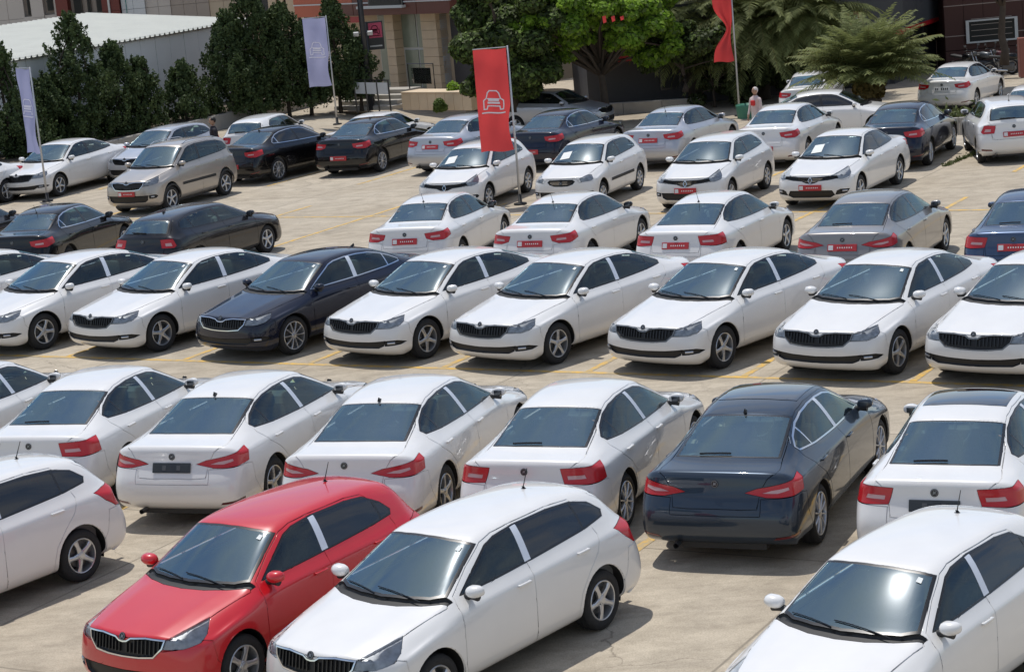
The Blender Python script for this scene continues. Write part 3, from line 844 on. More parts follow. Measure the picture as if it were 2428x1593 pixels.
        if arch_clad:
            b = bmesh.new(); rings = []
            for q in range(25):
                a = -.05 + (math.pi + .1) * q / 24; ring = []
                for rr_, o in ((r - .004, -.01), (r + .0, .012), (r + .045, .010), (r + .052, -.004)):
                    x = fx(xw) + rr_ * math.cos(a); z = zw + rr_ * math.sin(a)
                    hy, hn = hit((x, 3, max(z, .25)), (0, -1, 0)); ring.append(b.verts.new((x, (hy.y if hy is not None else .85) + o, z)))
                rings.append(ring)
            for q in range(24):
                for s_ in range(3): b.faces.new((rings[q][s_], rings[q + 1][s_], rings[q + 1][s_ + 1], rings[q][s_ + 1]))
            X['clad%d' % k] = mk('wheel_arch_trim', b, M['plastic'])
    # floor pan
    b = bmesh.new(); xe = fx(2.2 if L else 1.95); xq = -fx(-2.25 if L else -1.95)
    box(b, ((xe - xq) / 2, 0, .25), (xe + xq, 1.04 * ws, .12)); box(b, ((fx(.95) + fx(-.85)) / 2, 0, .25), (fx(.95) - fx(-.85), 1.36 * ws, .11))
    X['floor'] = mk('underbody', b, M['plastic'], False)
    # cabin
    w = (.80 if L else .735) * ws; z0 = fz(.97)
    b = bmesh.new()
    xa, xb_ = fx(1.0 if L else .9), fx(-1.75 if L else -1.6)
    for s_ in (1, -1):
        box(b, ((xa + xb_) / 2, s_ * (w - .03), (z0 + .3) / 2 - .02), (xa - xb_, .05, z0 - .34))
    box(b, (xb_ + .0, 0, z0 / 2 + .12), (.05, 2 * w - .1, z0 - .34))
    box(b, ((xa + xb_) / 2, 0, .34), (xa - xb_, 2 * w, .04))
    # parcel shelf
    if L: box(b, (fx(-1.55), 0, fz(.965)), (fx(-1.25) - fx(-1.85), 2 * w - .15, .03))
    else: box(b, (fx(-1.52), 0, fz(.95)), (.40, 2 * w - .12, .03))
    X['cabin'] = mk('cabin_trim', b, M['cabin'], False)
    b = bmesh.new()
    xd = fx(.93 if L else .83)
    prof = [(xd + .24, fz(.93)), (xd - .02, fz(.955)), (xd - .13, fz(.93)), (xd - .20, fz(.84)), (xd - .14, fz(.60)), (xd + .24, fz(.60))]
    A = [b.verts.new((x, w - .07, z)) for x, z in prof]; B = [b.verts.new((x, -(w - .07), z)) for x, z in prof]
    for q in range(len(prof)):
        b.faces.new((A[q], A[(q + 1) % len(prof)], B[(q + 1) % len(prof)], B[q]))
    b.faces.new(A[::-1]); b.faces.new(B)
    box(b, (xd - .08, .34 * ws, fz(.955)), (.14, .30, .06), bevel=.02)
    bmesh.ops.recalc_face_normals(b, faces=b.faces)
    X['dash'] = mk('dashboard', b, M['cabin'], True, 30)
    b = bmesh.new(); n = 24
    rot = Matrix.Rotation(math.radians(-62), 4, 'Y')
    pts = [Matrix.Translation((xd - .34, .35 * ws, fz(.86))) @ rot @ Vector((.18 * math.cos(2 * math.pi * q / n), .18 * math.sin(2 * math.pi * q / n), 0)) for q in range(n + 1)]
    tube(b, pts, .014, 6, False)
    ctr = Matrix.Translation((xd - .34, .35 * ws, fz(.86))) @ rot
    for aa in (0, math.pi, -math.pi / 2): tube(b, [ctr @ Vector((0, 0, 0)), ctr @ Vector((.17 * math.sin(aa + math.pi / 2) * 0 + .17 * math.cos(aa + math.pi / 2), .17 * math.sin(aa + math.pi / 2), 0))], .018, 6)
    X['steer'] = mk('steering_wheel', b, M['cabin'])
    def seat(wd):
        b = bmesh.new()
        box(b, (.02, 0, .15), (.50, wd, .16), bevel=.05)
        box(b, (-.29, 0, .46), (.14, wd * .96, .62), rot=Matrix.Rotation(math.radians(-14), 3, 'Y'), bevel=.05)
        return b
    def head(b, y, wd=.26):
        box(b, (-.385, y, .84), (.10, wd, .17), rot=Matrix.Rotation(math.radians(-10), 3, 'Y'), bevel=.04)
        for s_ in (-.05, .05): tube(b, [(-.37, y + s_, .70), (-.385, y + s_, .80)], .007, 5)
    b = seat(.50); head(b, 0); X['seat'] = mk('front_seat', b, M['seat'])
    b = seat(2 * w - .18); head(b, .42 * ws, .24); head(b, -.42 * ws, .24); head(b, 0, .20); X['bench'] = mk('rear_seat', b, M['seat'])
    # mirror
    xm = fx(.78 if L else .69); zm = fz(1.045)
    hy, hn = hit((xm, 3, fz(.985)), (0, -1, 0)); ym = hy.y if hy is not None else .85
    b = bmesh.new(); bmesh.ops.create_uvsphere(b, u_segments=16, v_segments=10, radius=1.0)
    for v in b.verts:
        c = v.co.copy(); x = c.x
        if x < 0: x = x * .35
        bx_ = max(abs(c.y), abs(c.z)); k_ = 1.0 / max(.75, (abs(c.y) ** 3 + abs(c.z) ** 3 + 1e-9) ** (1 / 3)) if bx_ > .3 else 1.0
        k_ = min(k_, 1.22)
        v.co = Vector((xm + .02 + x * .095 - abs(c.y) * .01, ym + .105 + c.y * k_ * .092, zm + c.z * k_ * (.058 if c.z > 0 else .050) + c.y * .006))
    X['mirror'] = mk('side_mirror', b, M['white'], True, 80)
    b = bmesh.new(); tube(b, [(xm + .03, ym - .04, zm - .075), (xm + .02, ym + .04, zm - .050), (xm + .02, ym + .13, zm - .048)], [.038, .034, .045], 10)
    X['mfoot'] = mk('mirror_foot', b, M['plastic'])
    b = bmesh.new(); box(b, (xm - .020, ym + .105, zm), (.008, .105, .062), bevel=.003); X['mglass'] = mk('mirror_glass', b, M['mirror'])
    # handles
    for nm, hx, hz in (('h0', -.00 if L else -.03, .885), ('h1', -1.12 if L else -1.0, .915)):
        x = fx(hx); z = fz(hz)
        hy, hn = hit((x, 3, z), (0, -1, 0))
        b = bmesh.new(); box(b, (x, hy.y + .016, z), (.19, .024, .028), bevel=.009)
        for s_ in (-.08, .08): box(b, (x + s_, hy.y + .002, z), (.03, .03, .024), bevel=.006)
        X[nm] = mk('door_handle', b, M['white'], True, 60)
    # lamp insides
    b = bmesh.new()
    uu = ((.93, .745), (1.16, .765)) if L else ((.80, .745), (1.00, .775))
    if front == 'oval': uu = ((.80, .72), (.98, .745))
    xF = 2.43 if L else 2.155
    b_small = bmesh.new()
    for q, (u, z) in enumerate(uu):
        # point on the skin with y + xF - x = u
        best = None
        for t in range(40):
            y = .3 + t * .015; x = y + xF - u
            wpt = warp(Vector((x, y, z)))
            p, no, ix, dd = bvh.find_nearest(wpt)
            if best is None or dd < best[0]: best = (dd, p, no)
        p, no = best[1], best[2]
        aim = (no + Vector((1.2, 0, 0))).normalized(); c = p - no * .030
        R_ = aim.to_track_quat('Z', 'Y').to_matrix().to_4x4()
        bb = bmesh.new(); lathe(bb, [(-.012, .010), (-.006, .022), (.006, .031), (.012, .033)] if q == 0 else [(-.010, .008), (-.004, .018), (.006, .025)], 16, 'Z')
        for v in bb.verts: v.co = Matrix.Translation(c) @ R_ @ v.co
        tmp = bpy.data.meshes.new('t'); bb.to_mesh(tmp); bb.free(); b.from_mesh(tmp); bpy.data.meshes.remove(tmp)
    b_small.free()
    X['reflector'] = mk('lamp_reflector', b, M['chrome'])
    # fog light glow bar
    b = bmesh.new()
    us = (.86, 1.04) if L else (.80, .92); zf = .408 if L else .415
    pp = []
    for u in us:
        best = None
        for t in range(60):
            y = .3 + t * .012; x = y + xF - u
            p, no, ix, dd = bvh.find_nearest(warp(Vector((x, y, zf))))
            if best is None or dd < best[0]: best = (dd, p, no)
        pp.append((best[1], best[2]))
    tube(b, [pp[0][0] - pp[0][1] * .012, pp[1][0] - pp[1][1] * .012], .020, 8)
    X['fog'] = mk('fog_bulb', b, M['alloy'])
    # grille slats
    b = bmesh.new()
    gx = fx(xF); 
    if front == 'teeth':
        n = 19; wid = .50 if L else .455
        for q in range(n):
            y = -wid + 2 * wid * (q + .5) / n
            if abs(y) < .02: continue
            ay = abs(y)
            zt = (.742 if ay > .12 else .705) ; zb = .60 + max(0, ay - .38) * .75
            if not L: zt += .012; zb += .01
            pt_, no, _i, _d = bvh.ray_cast(Vector((4, y, (zt + zb) / 2)), Vector((-1, 0, 0)))
            pb_ = bvh.ray_cast(Vector((4, y, zb + .01)), Vector((-1, 0, 0)))[0]; ptt = bvh.ray_cast(Vector((4, y, zt - .01)), Vector((-1, 0, 0)))[0]
            if pt_ is None or pb_ is None or ptt is None: continue
            o = .006
            v = [b.verts.new(c) for c in ((ptt.x - o, y - .005, zt - .008), (ptt.x - o, y + .005, zt - .008), (pb_.x - o, y + .005, zb + .008), (pb_.x - o, y - .005, zb + .008), (ptt.x - .03, y - .004, zt - .008), (ptt.x - .03, y + .004, zt - .008), (pb_.x - .03, y + .004, zb + .008), (pb_.x - .03, y - .004, zb + .008))]
            for fq in ((0, 1, 2, 3), (1, 5, 6, 2), (0, 3, 7, 4), (0, 4, 5, 1), (3, 2, 6, 7)): b.faces.new([v[i] for i in fq])
    else:
        for z in (.63, .66, .69):
            pp = []
            for y in np.linspace(-.28, .28, 9):
                p = bvh.ray_cast(Vector((4, y, z)), Vector((-1, 0, 0)))[0]
                if p is not None: pp.append(p - Vector((.008, 0, 0)))
            if len(pp) > 2: tube(b, pp, .005, 5)
    X['slats'] = mk('grille_slats', b, M['trim'] if front == 'teeth' else M['chrome'])
    # badges: round ring with a winged arrow; diamond
    def badge(x_, z_, dirn, sc=1.0, col='trim'):
        p = bvh.ray_cast(Vector((4 * dirn, 0, z_)), Vector((-dirn, 0, 0)))
        if p[0] is None: return None
        p, no = p[0], p[1]
        b = bmesh.new()
        if front == 'wing' and dirn > 0:
            for sgn in (1, -1):
                pts = [(0, .075), (.045, 0), (0, -.075)]
                tube(b, [Vector((sgn * px, py, 0)) for px, py in pts], .010, 6)
        else:
            lathe(b, [(0, .040), (.006, .040), (.008, .036), (.005, .032), (.005, .0005)], 24, 'Z')
            lathe(b, [(.006, .036), (.010, .035), (.010, .031), (.006, .030)], 24, 'Z', mi=1)
            fs = [Vector((-.018, -.020, .008)), Vector((-.008, .022, .008)), Vector((.004, .010, .008)), Vector((.020, .024, .008)), Vector((.012, -.004, .008)), Vector((.022, -.012, .008)), Vector((.0, -.010, .008))]
            f = b.faces.new([b.verts.new(v) for v in fs]); f.material_index = 1
        nn = Vector((no.x, 0, no.z)).normalized()
        zt = (Vector((0, 0, 1)) - nn * nn.z).normalized(); xt = zt.cross(nn)
        Rm = Matrix((xt, zt, nn)).transposed().to_4x4()
        for v in b.verts: v.co = Matrix.Translation(p + nn * .002) @ Rm @ (v.co * sc)
        bmesh.ops.recalc_face_normals(b, faces=b.faces)
        return mk('badge', b, [M['trim'], M['badge']] if not (front == 'wing' and dirn > 0) else [M['chrome'], M['chrome']], True, 30)
    X['badge_f'] = badge(0, fz(.765) if front == 'teeth' else (fz(.655)), 1, 1.0)
    X['badge_r'] = badge(0, fz(.93) if L else fz(.90), -1, 1.05)
    # plates
    def plate(dirn, z_, kind):
        p = bvh.ray_cast(Vector((4 * dirn, 0, z_)), Vector((-dirn, 0, 0)))
        if p[0] is None: return None
        p, no = p[0], p[1]; nn = Vector((no.x, 0, no.z)).normalized()
        zt = (Vector((0, 0, 1)) - nn * nn.z).normalized(); xt = zt.cross(nn)
        Rm = Matrix((xt, zt, nn)).transposed().to_4x4()
        b = bmesh.new(); box(b, (0, 0, .006), (.53, .125, .012), bevel=.004)
        if kind == 'dealer':
            box(b, (-.205, 0, .0135), (.085, .085, .003), mi=1)
            for q in range(7): box(b, (-.08 + q * .042, .0, .0135), (.017, .026, .003), mi=2)
        elif kind == 'dark':
            for q in range(2): box(b, (-.10 + q * .2, 0, .0135), (.05, .06, .003), mi=1)
        else:
            for q in range(7):
                if q != 2: box(b, (-.19 + q * .065, 0, .0135), (.036, .07, .003), mi=1)
        for v in b.verts: v.co = Matrix.Translation(p + nn * .004) @ Rm @ v.co
        mats = {'dealer': [M['plate_red'], M['plate_white'], M['plastic']], 'dark': [M['plate_dark'], M['steel']], 'white': [M['plate_white'], M['plate_dark']]}[kind]
        if kind == 'dealer': mats = [M['plate_red'], M['plate_white'], M['paper']]
        return mk('number_plate', b, mats, False)
    for kd in ('dealer', 'dark', 'white'):
        X['pf_' + kd] = plate(1, fz(.50), kd)
        X['pr_' + kd] = plate(-1, fz(.795 if L else .72), kd)
    X['pr_low'] = plate(-1, fz(.55), 'dealer')
    # antennas
    xr_ = fx(-1.0 if L else -1.18)
    p = bvh.ray_cast(Vector((xr_, 0, 4)), Vector((0, 0, -1)))[0]
    b = bmesh.new(); tube(b, [p, p + Vector((0, 0, .018)), p + Vector((-.01, 0, .02))], [.03, .02, .008], 10); tube(b, [p + Vector((0, 0, .015)), p + Vector((-.09, 0, .19))], [.006, .004], 6)
    X['mast'] = mk('roof_antenna', b, M['plastic'])
    b = bmesh.new(); v = [b.verts.new(c) for c in (p + Vector((.07, 0, -.003)), p + Vector((-.05, .022, -.003)), p + Vector((-.05, -.022, -.003)), p + Vector((-.055, 0, .055)))]
    for q in ((0, 1, 3), (0, 3, 2), (1, 2, 3)): b.faces.new([v[i] for i in q])
    bmesh.ops.recalc_face_normals(b, faces=b.faces); X['fin'] = mk('roof_antenna', b, M['plastic'])
    # wipers
    b = bmesh.new()
    for (xa_, ya, xb2, yb2) in (((1.17, .50, 1.10, -.10) if L else (1.06, .46, 1.0, -.10)), ((1.18, -.10, 1.02, -.60) if L else (1.07, -.10, .93, -.55))):
        pts = []
        for t in np.linspace(0, 1, 8):
            x = fx(xa_ + (xb2 - xa_) * t); y = (ya + (yb2 - ya) * t) * ws
            h = bvh.ray_cast(Vector((x, y, 4)), Vector((0, 0, -1)))[0]; pts.append(h + Vector((0, 0, .010)))
        tube(b, pts, .006, 5)
    X['wiper'] = mk('windscreen_wiper', b, M['trim'])
    b = bmesh.new(); pts = []
    for t in np.linspace(0, 1, 6):
        y = -.05 + .36 * t
        if L: h = bvh.ray_cast(Vector((fx(-1.80), y, 4)), Vector((0, 0, -1)))[0] + Vector((-.005, 0, .018))
        else: h = bvh.ray_cast(Vector((-4, y, fz(1.09 + .01 * t))), Vector((1, 0, 0)))[0] + Vector((-.02, 0, .004))
        pts.append(h)
    tube(b, pts, .012, 5); X['rwiper'] = mk('rear_wiper', b, M['trim'])
    if roof_rails:
        b = bmesh.new()
        for s_ in (1, -1):
            pts = []
            for x in np.linspace(fx(.1), fx(-1.45), 9):
                h = bvh.ray_cast(Vector((x, s_ * .50 * ws, 4)), Vector((0, 0, -1)))[0]
                pts.append(h + Vector((0, 0, .045)))
            pts[0].z -= .04; pts[-1].z -= .04; tube(b, pts, .014, 6)
        X['rails'] = mk('roof_rails', b, M['alloy'])
    # paper price sheet behind the windscreen (inside)
    b = bmesh.new()
    cpt = [(1.0 if L else .9, -.46), (1.0 if L else .9, -.20), (.72 if L else .64, -.20), (.72 if L else .64, -.44)]
    vv_ = []
    for x, y in cpt:
        h = bvh.ray_cast(Vector((fx(x), y * ws, 4)), Vector((0, 0, -1)))[0]; vv_.append(b.verts.new(h + Vector((0, 0, .006))))
    b.faces.new(vv_[::-1]) ; X['paper'] = mk('paper_sheet', b, M['paper'], False)
    b = bmesh.new(); sx_, sy_ = (.50, .50) if L else (.44, .46); vv_ = []
    for x, y in ((sx_, sy_ - .05), (sx_, sy_), (sx_ - .06, sy_ - .006), (sx_ - .06, sy_ - .05)):
        h = bvh.ray_cast(Vector((fx(x), y * ws, 4)), Vector((0, 0, -1)))[0]; vv_.append(b.verts.new(h + Vector((0, 0, .005))))
    b.faces.new(vv_); X['sticker'] = mk('sticker', b, M['paper'], False)
    # side rubbing strip
    b = bmesh.new(); pts = []
    for x in np.linspace(.78, -.80, 8):
        h = bvh.ray_cast(Vector((fx(x), 3, fz(.56))), Vector((0, -1, 0)))[0]; pts.append(h)
    ring = [[b.verts.new(p + Vector((0, o, dz))) for o, dz in ((-.005, .04), (.012, .03), (.012, -.03), (-.005, -.04))] for p in pts]
    for q in range(7):
        for s_ in range(3): b.faces.new((ring[q][s_], ring[q + 1][s_], ring[q + 1][s_ + 1], ring[q][s_ + 1]))
    X['strip'] = mk('side_moulding', b, M['plastic'])
    # exhaust
    b = bmesh.new(); xe_ = fx(-2.34 if L else -2.08); lathe(b, [(0, .03), (.14, .03)], 12, 'Y')
    for v in b.verts: v.co = Vector((xe_ - v.co.y + .05, .45 * ws + v.co.x, .255 + v.co.z))
    X['exhaust'] = mk('exhaust_pipe', b, M['steel'])
    T['X'] = X; T['seat_y'] = .36 * ws; T['xm'] = xm
    # mirror copies for the right side
    for nm in ('well0', 'well1', 'mirror', 'mfoot', 'mglass', 'h0', 'h1', 'reflector', 'fog', 'strip', 'clad0', 'clad1'):
        if nm in X:
            m2 = X[nm].copy()
            bb = bmesh.new(); bb.from_mesh(m2)
            for v in bb.verts: v.co.y = -v.co.y
            bmesh.ops.reverse_faces(bb, faces=bb.faces); bb.to_mesh(m2); bb.free()
            X[nm + 'R'] = m2
    TYPES[key] = T
    bpy.data.meshes.remove(me)
    return T

def place_car(tkey, x, y, yaw, color, label, group, cat='car', opts=(), name='parked_car', z=0.0, style=None, pitch=None):
    T = TYPES[tkey]; X = T['X']; opts = set(opts)
    root = empty(name, (x, y, z), math.radians(yaw)); tag(root, label, cat, group)
    P = M[color]
    trim = M['chrome'] if 'chrome' in opts else M['trim']
    mats = {'PAINT': P, 'TRIM': trim, 'SIDE': M['tint'] if 'dark' in opts else M['glass'], 'SIDE2': M['tint'] if ('dark' in opts or 'privacy' in opts) else M['glass'],
            'GFRAME': M['chrome'] if ('chrome' in opts or T['base'] == 'hatch' and T['front'] == 'teeth') else (M['trim'] if T['front'] != 'teeth' else M['badge']), 'PILLAR': M['film'] if 'film' in opts else M['trim']}
    objs = {}
    def part(nm, me, mat, parent):
        if me is None: return None
        if len(me.materials) == 0: me.materials.append(M['white'])
        o = bpy.data.objects.new(nm, me); COL.objects.link(o); o.parent = parent
        if mat is not None:
            o.material_slots[0].link = 'OBJECT'; o.material_slots[0].material = mat
        return o
    for t in ORDER:
        if t not in T['pieces']: continue
        kind, pn, mt, par, joined = KIND[t]
        if t == 'grille_frame' and 'plaingrille' in opts: mt = 'PAINT'
        mat = mats.get(mt) or M[mt]
        m1, m2 = T['pieces'][t]
        for s_, me in ((1, m1), (-1, m2)):
            if me is None: continue
            pr = root
            if par is not None:
                pr = objs.get((par, s_)) or objs.get((par, 1)) or root
            objs[(t, s_)] = part(pn, me, mat, pr)
    for s_, me in ((1, T['pieces']['lamp_back'][0]), (-1, T['pieces']['lamp_back'][1])):
        part('lamp_housing', me, M['housing'], objs[('headlight', s_)])
    sf = {1: '', -1: 'R'}
    for s_ in (1, -1):
        part('lamp_reflector', X['reflector' + sf[s_]], None, objs[('headlight', s_)])
        if ('fog_lamp', s_) in objs: part('fog_bulb', X['fog' + sf[s_]], None, objs[('fog_lamp', s_)])
        mo = part('side_mirror', X['mirror' + sf[s_]], M['black'] if 'blackmirror' in opts else P, root)
        part('mirror_foot', X['mfoot' + sf[s_]], None, mo); part('mirror_glass', X['mglass' + sf[s_]], None, mo)
        hm = M['plastic'] if 'blackhandle' in opts else (M['chrome'] if 'chrome' in opts and 'chromehandle' in opts else P)
        part('door_handle', X['h0' + sf[s_]], hm, objs[('front_door', s_)]); part('door_handle', X['h1' + sf[s_]], hm, objs[('rear_door', s_)])
        part('wheel_arch_liner', X['well0' + sf[s_]], None, root); part('wheel_arch_liner', X['well1' + sf[s_]], None, root)
        if T['clad']:
            part('wheel_arch_trim', X['clad0' + sf[s_]], None, root); part('wheel_arch_trim', X['clad1' + sf[s_]], None, root)
        if 'strip' in opts or T['clad']: part('side_moulding', X['strip' + sf[s_]], None, root)
    part('underbody', X['floor'], None, root); part('cabin_trim', X['cabin'], None, root)
    part('dashboard', X['dash'], None, root); part('steering_wheel', X['steer'], None, root)
    sm = M['beige'] if 'beige' in opts else None
    zs = T['fz'](1.0) - 1.0
    for s_ in (1, -1):
        o = part('front_seat', X['seat'], sm, root); o.location = (T['fx'](.02), s_ * T['seat_y'], .33 + zs * .6)
    o = part('rear_seat', X['bench'], sm, root); o.location = (T['fx'](-.82 if T['L'] else -.86), 0, .35 + zs * .6)
    gb = objs.get(('bumper', 1)) or root
    if 'nogrilleslats' not in opts: tag(part('grille_slats', X['slats'], None, gb), kind='stuff')
    part('badge', X['badge_f'], None, objs.get(('bonnet', 1)) or root); part('badge', X['badge_r'], None, objs.get(('tailgate', 1)) or root)
    for kd in ('dealer', 'dark', 'white'):
        if 'pf_' + kd in opts: part('number_plate', X['pf_' + kd], None, root)
        if 'pr_' + kd in opts: part('number_plate', X['pr_' + kd], None, root)
    if 'pr_low' in opts: part('number_plate', X['pr_low'], None, root)
    if 'mast' in opts: part('roof_antenna', X['mast'], None, root)
    if 'fin' in opts: part('roof_antenna', X['fin'], None, root)
    part('windscreen_wiper', X['wiper'], None, root)
    if 'rwiper' in opts or not T['L']: part('rear_wiper', X['rwiper'], None, objs.get(('tailgate', 1)) or root)
    if 'sunroof' in opts: part('sunroof', T['pieces']['sunroof'][0], M['tint_roof'], root)
    if 'rails' in X: part('roof_rails', X['rails'], None, root)
    if 'paper' in opts: part('paper_sheet', X['paper'], None, root)
    if 'film' in opts: part('sticker', X['sticker'], None, root)
    part('exhaust_pipe', X['exhaust'], None, root)
    st = style or T['style']; R = T['Rw']
    ty, ri, br = wheel_meshes(R, st)
    yo = ((.930 if T['L'] else .850) * T['ws']) - .205 / 2 - .035
    for (xw, zw, r) in T['arch']:
        for s_ in (1, -1):
            o = part('wheel', br, None, root); o.location = (T['fx'](xw), s_ * yo, R)
            o.rotation_euler = (0, random.uniform(0, 6.28), 0 if s_ == 1 else math.pi)
            if s_ == -1: o.rotation_euler = (0, 0, math.pi)
            t1 = bpy.data.objects.new('tyre', ty); COL.objects.link(t1); t1.parent = o
            t2 = bpy.data.objects.new('rim', ri); COL.objects.link(t2); t2.parent = o
    return root
M['tint_roof'] = simple('dark_roof_glass', (0.012, 0.013, 0.018), 0.06, coat=1.0)
#TYPES
build_type('flagship', 'lift', 'lift', 'teeth', 'wedge', Rw=.335)
build_type('octa', 'lift', 'lift', 'teeth', 'bracket', wx=[(-2.43, -2.335), (-1.34, -1.25), (1.5, 1.435), (2.43, 2.335)], ws=.973, Rw=.325)
build_type('saloon', 'lift', 'sedan', 'bars', 'round', wx=[(-2.43, -2.36), (-1.34, -1.32), (1.5, 1.42), (2.43, 2.33)], ws=.97, Rw=.325)
build_type('wingsaloon', 'lift', 'sedan', 'wing', 'round', wx=[(-2.43, -2.33), (-1.34, -1.30), (1.5, 1.40), (2.43, 2.29)], ws=.97, Rw=.325)
build_type('estate', 'hatch', 'hatch', 'teeth', 'round', Rw=.31)
build_type('sleek', 'hatch', 'hatch', 'bars', 'upright', wx=[(-2.15, -2.22), (-1.66, -1.72), (-1.29, -1.33), (0, 0), (1.31, 1.37), (2.155, 2.27)], wz=[(0, 0), (.85, .84), (1.46, 1.40)], ws=1.04, ty=-.12, Rw=.32)
build_type('small', 'hatch', 'city', 'teeth', 'round', wx=[(-2.15, -1.996), (-1.66, -1.62), (-1.29, -1.29), (0, 0), (1.31, 1.18), (2.155, 1.996)], ws=1.01, Rw=.31)
build_type('winghatch', 'hatch', 'city', 'wing', 'upright', wx=[(-2.15, -2.02), (-1.66, -1.63), (-1.29, -1.30), (0, 0), (1.31, 1.25), (2.155, 2.06)], ws=1.01, Rw=.305, style='cap')
build_type('oldhatch', 'hatch', 'city', 'oval', 'upright', wx=[(-2.15, -1.92), (-1.66, -1.52), (-1.29, -1.22), (0, 0), (1.31, 1.20), (2.155, 1.93)], ws=.96, Rw=.29, style='cap')
build_type('offroader', 'hatch', 'hatch', 'teeth', 'upright', wx=[(-2.15, -2.10), (-1.29, -1.33), (0, -.02), (1.31, 1.25), (2.155, 2.11)], ws=1.04,
           wz=[(0, .03), (.68, .79), (1.0, 1.14), (1.46, 1.70)], ty=.36, tx=.36, Rw=.34, arch_clad=True, roof_rails=True)

# ------------------------------------------------------------------ the ground
def ground_material():
    mt, nt, b = new_mat('worn_concrete')
    tc = nt.nodes.new('ShaderNodeTexCoord')
    def noise(scale, det, rough=.6, dist=0, stretch=None):
        n = nt.nodes.new('ShaderNodeTexNoise'); n.inputs['Scale'].default_value = scale; n.inputs['Detail'].default_value = det
        n.inputs['Roughness'].default_value = rough; n.inputs['Distortion'].default_value = dist
        if stretch:
            mp = nt.nodes.new('ShaderNodeMapping'); mp.inputs['Rotation'].default_value = (0, 0, stretch[0]); mp.inputs['Scale'].default_value = stretch[1]
            nt.links.new(tc.outputs['Object'], mp.inputs[0]); nt.links.new(mp.outputs[0], n.inputs['Vector'])
        else: nt.links.new(tc.outputs['Object'], n.inputs['Vector'])
        return n
    def ramp(src, p0, c0, p1, c1):
        r = nt.nodes.new('ShaderNodeValToRGB'); e = r.color_ramp.elements
        e[0].position = p0; e[0].color = (*c0, 1); e[1].position = p1; e[1].color = (*c1, 1)
        nt.links.new(src, r.inputs[0]); return r
    def mixc(a, b_, f, mode='MIX'):
        mx = nt.nodes.new('ShaderNodeMix'); mx.data_type = 'RGBA'; mx.blend_type = mode
        if isinstance(f, float): mx.inputs['Factor'].default_value = f
        else: nt.links.new(f, mx.inputs['Factor'])
        for sock, val in (('A', a), ('B', b_)):
            if isinstance(val, tuple): mx.inputs[sock].default_value = (*val, 1)
            else: nt.links.new(val, mx.inputs[sock])
        return mx.outputs['Result']
    big = noise(.22, 5, .6, .6); mid = noise(1.6, 7, .65, .3, (math.radians(30), (1, 1.8, 1))); fine = noise(14, 8, .7); spk = noise(55, 4, .6)
    base = ramp(big.outputs['Fac'], .32, (.43, .365, .275), .70, (.54, .475, .375)).outputs[0]
    m1 = ramp(mid.outputs['Fac'], .36, (.72, .705, .69), .62, (1.09, 1.085, 1.08)).outputs[0]
    c = mixc(base, m1, .75, 'MULTIPLY')
    m2 = ramp(fine.outputs['Fac'], .30, (.82, .81, .80), .72, (1.10, 1.10, 1.09)).outputs[0]
    c = mixc(c, m2, .7, 'MULTIPLY')
    m3 = ramp(spk.outputs['Fac'], .38, (.66, .65, .64), .58, (1.07, 1.07, 1.07)).outputs[0]
    c = mixc(c, m3, .5, 'MULTIPLY')
    # oil and rust stains
    st = noise(.75, 6, .62, .9)
    sm = ramp(st.outputs['Fac'], .60, (0, 0, 0), .72, (1, 1, 1)).outputs[0]
    c = mixc(c, (.16, .13, .095), nt_mul(nt, sm, .55))
    tm = noise(1.0, 4, .6, .2, (math.radians(30), (.12, 5.5, 1)))
    tmr = ramp(tm.outputs['Fac'], .56, (0, 0, 0), .68, (1, 1, 1)).outputs[0]
    c = mixc(c, (.20, .17, .135), nt_mul(nt, tmr, .16))
    # slab joints
    for rot, per_ in ((math.radians(30), 5.2), (math.radians(30) + math.pi / 2, 4.1)):
        mp = nt.nodes.new('ShaderNodeMapping'); mp.inputs['Rotation'].default_value = (0, 0, rot)
        nt.links.new(tc.outputs['Object'], mp.inputs[0])
        sx = nt.nodes.new('ShaderNodeSeparateXYZ'); nt.links.new(mp.outputs[0], sx.inputs[0])
        wb = noise(1.2, 3)
        ad = nt.nodes.new('ShaderNodeMath'); ad.operation = 'MULTIPLY_ADD'; ad.inputs[1].default_value = .03
        nt.links.new(wb.outputs['Fac'], ad.inputs[0]); nt.links.new(sx.outputs['Y'], ad.inputs[2])
        md = nt.nodes.new('ShaderNodeMath'); md.operation = 'PINGPONG'; md.inputs[1].default_value = per_ / 2
        nt.links.new(ad.outputs[0], md.inputs[0])
        jr = ramp(md.outputs[0], .008, (1, 1, 1), .022, (0, 0, 0)).outputs[0]
        fm = nt.nodes.new('ShaderNodeMath'); fm.operation = 'MULTIPLY'
        nt.links.new(jr, fm.inputs[0]); nt.links.new(mid.outputs['Fac'], fm.inputs[1])
        c = mixc(c, (.10, .085, .065), fm.outputs[0])
    # hairline cracks
    vo = nt.nodes.new('ShaderNodeTexVoronoi'); vo.feature = 'DISTANCE_TO_EDGE'; vo.inputs['Scale'].default_value = .34
    wv = noise(2.2, 5); mpv = nt.nodes.new('ShaderNodeVectorMath'); mpv.operation = 'MULTIPLY_ADD'; mpv.inputs[1].default_value = (.55, .55, .55)
    nt.links.new(wv.outputs['Color'], mpv.inputs[0]); nt.links.new(tc.outputs['Object'], mpv.inputs[2]); nt.links.new(mpv.outputs[0], vo.inputs['Vector'])
    cr_ = ramp(vo.outputs['Distance'], .0015, (1, 1, 1), .0045, (0, 0, 0)).outputs[0]
    br = ramp(big.outputs['Fac'], .50, (0, 0, 0), .58, (1, 1, 1)).outputs[0]
    fm = nt.nodes.new('ShaderNodeMath'); fm.operation = 'MULTIPLY'; nt.links.new(cr_, fm.inputs[0]); nt.links.new(br, fm.inputs[1])
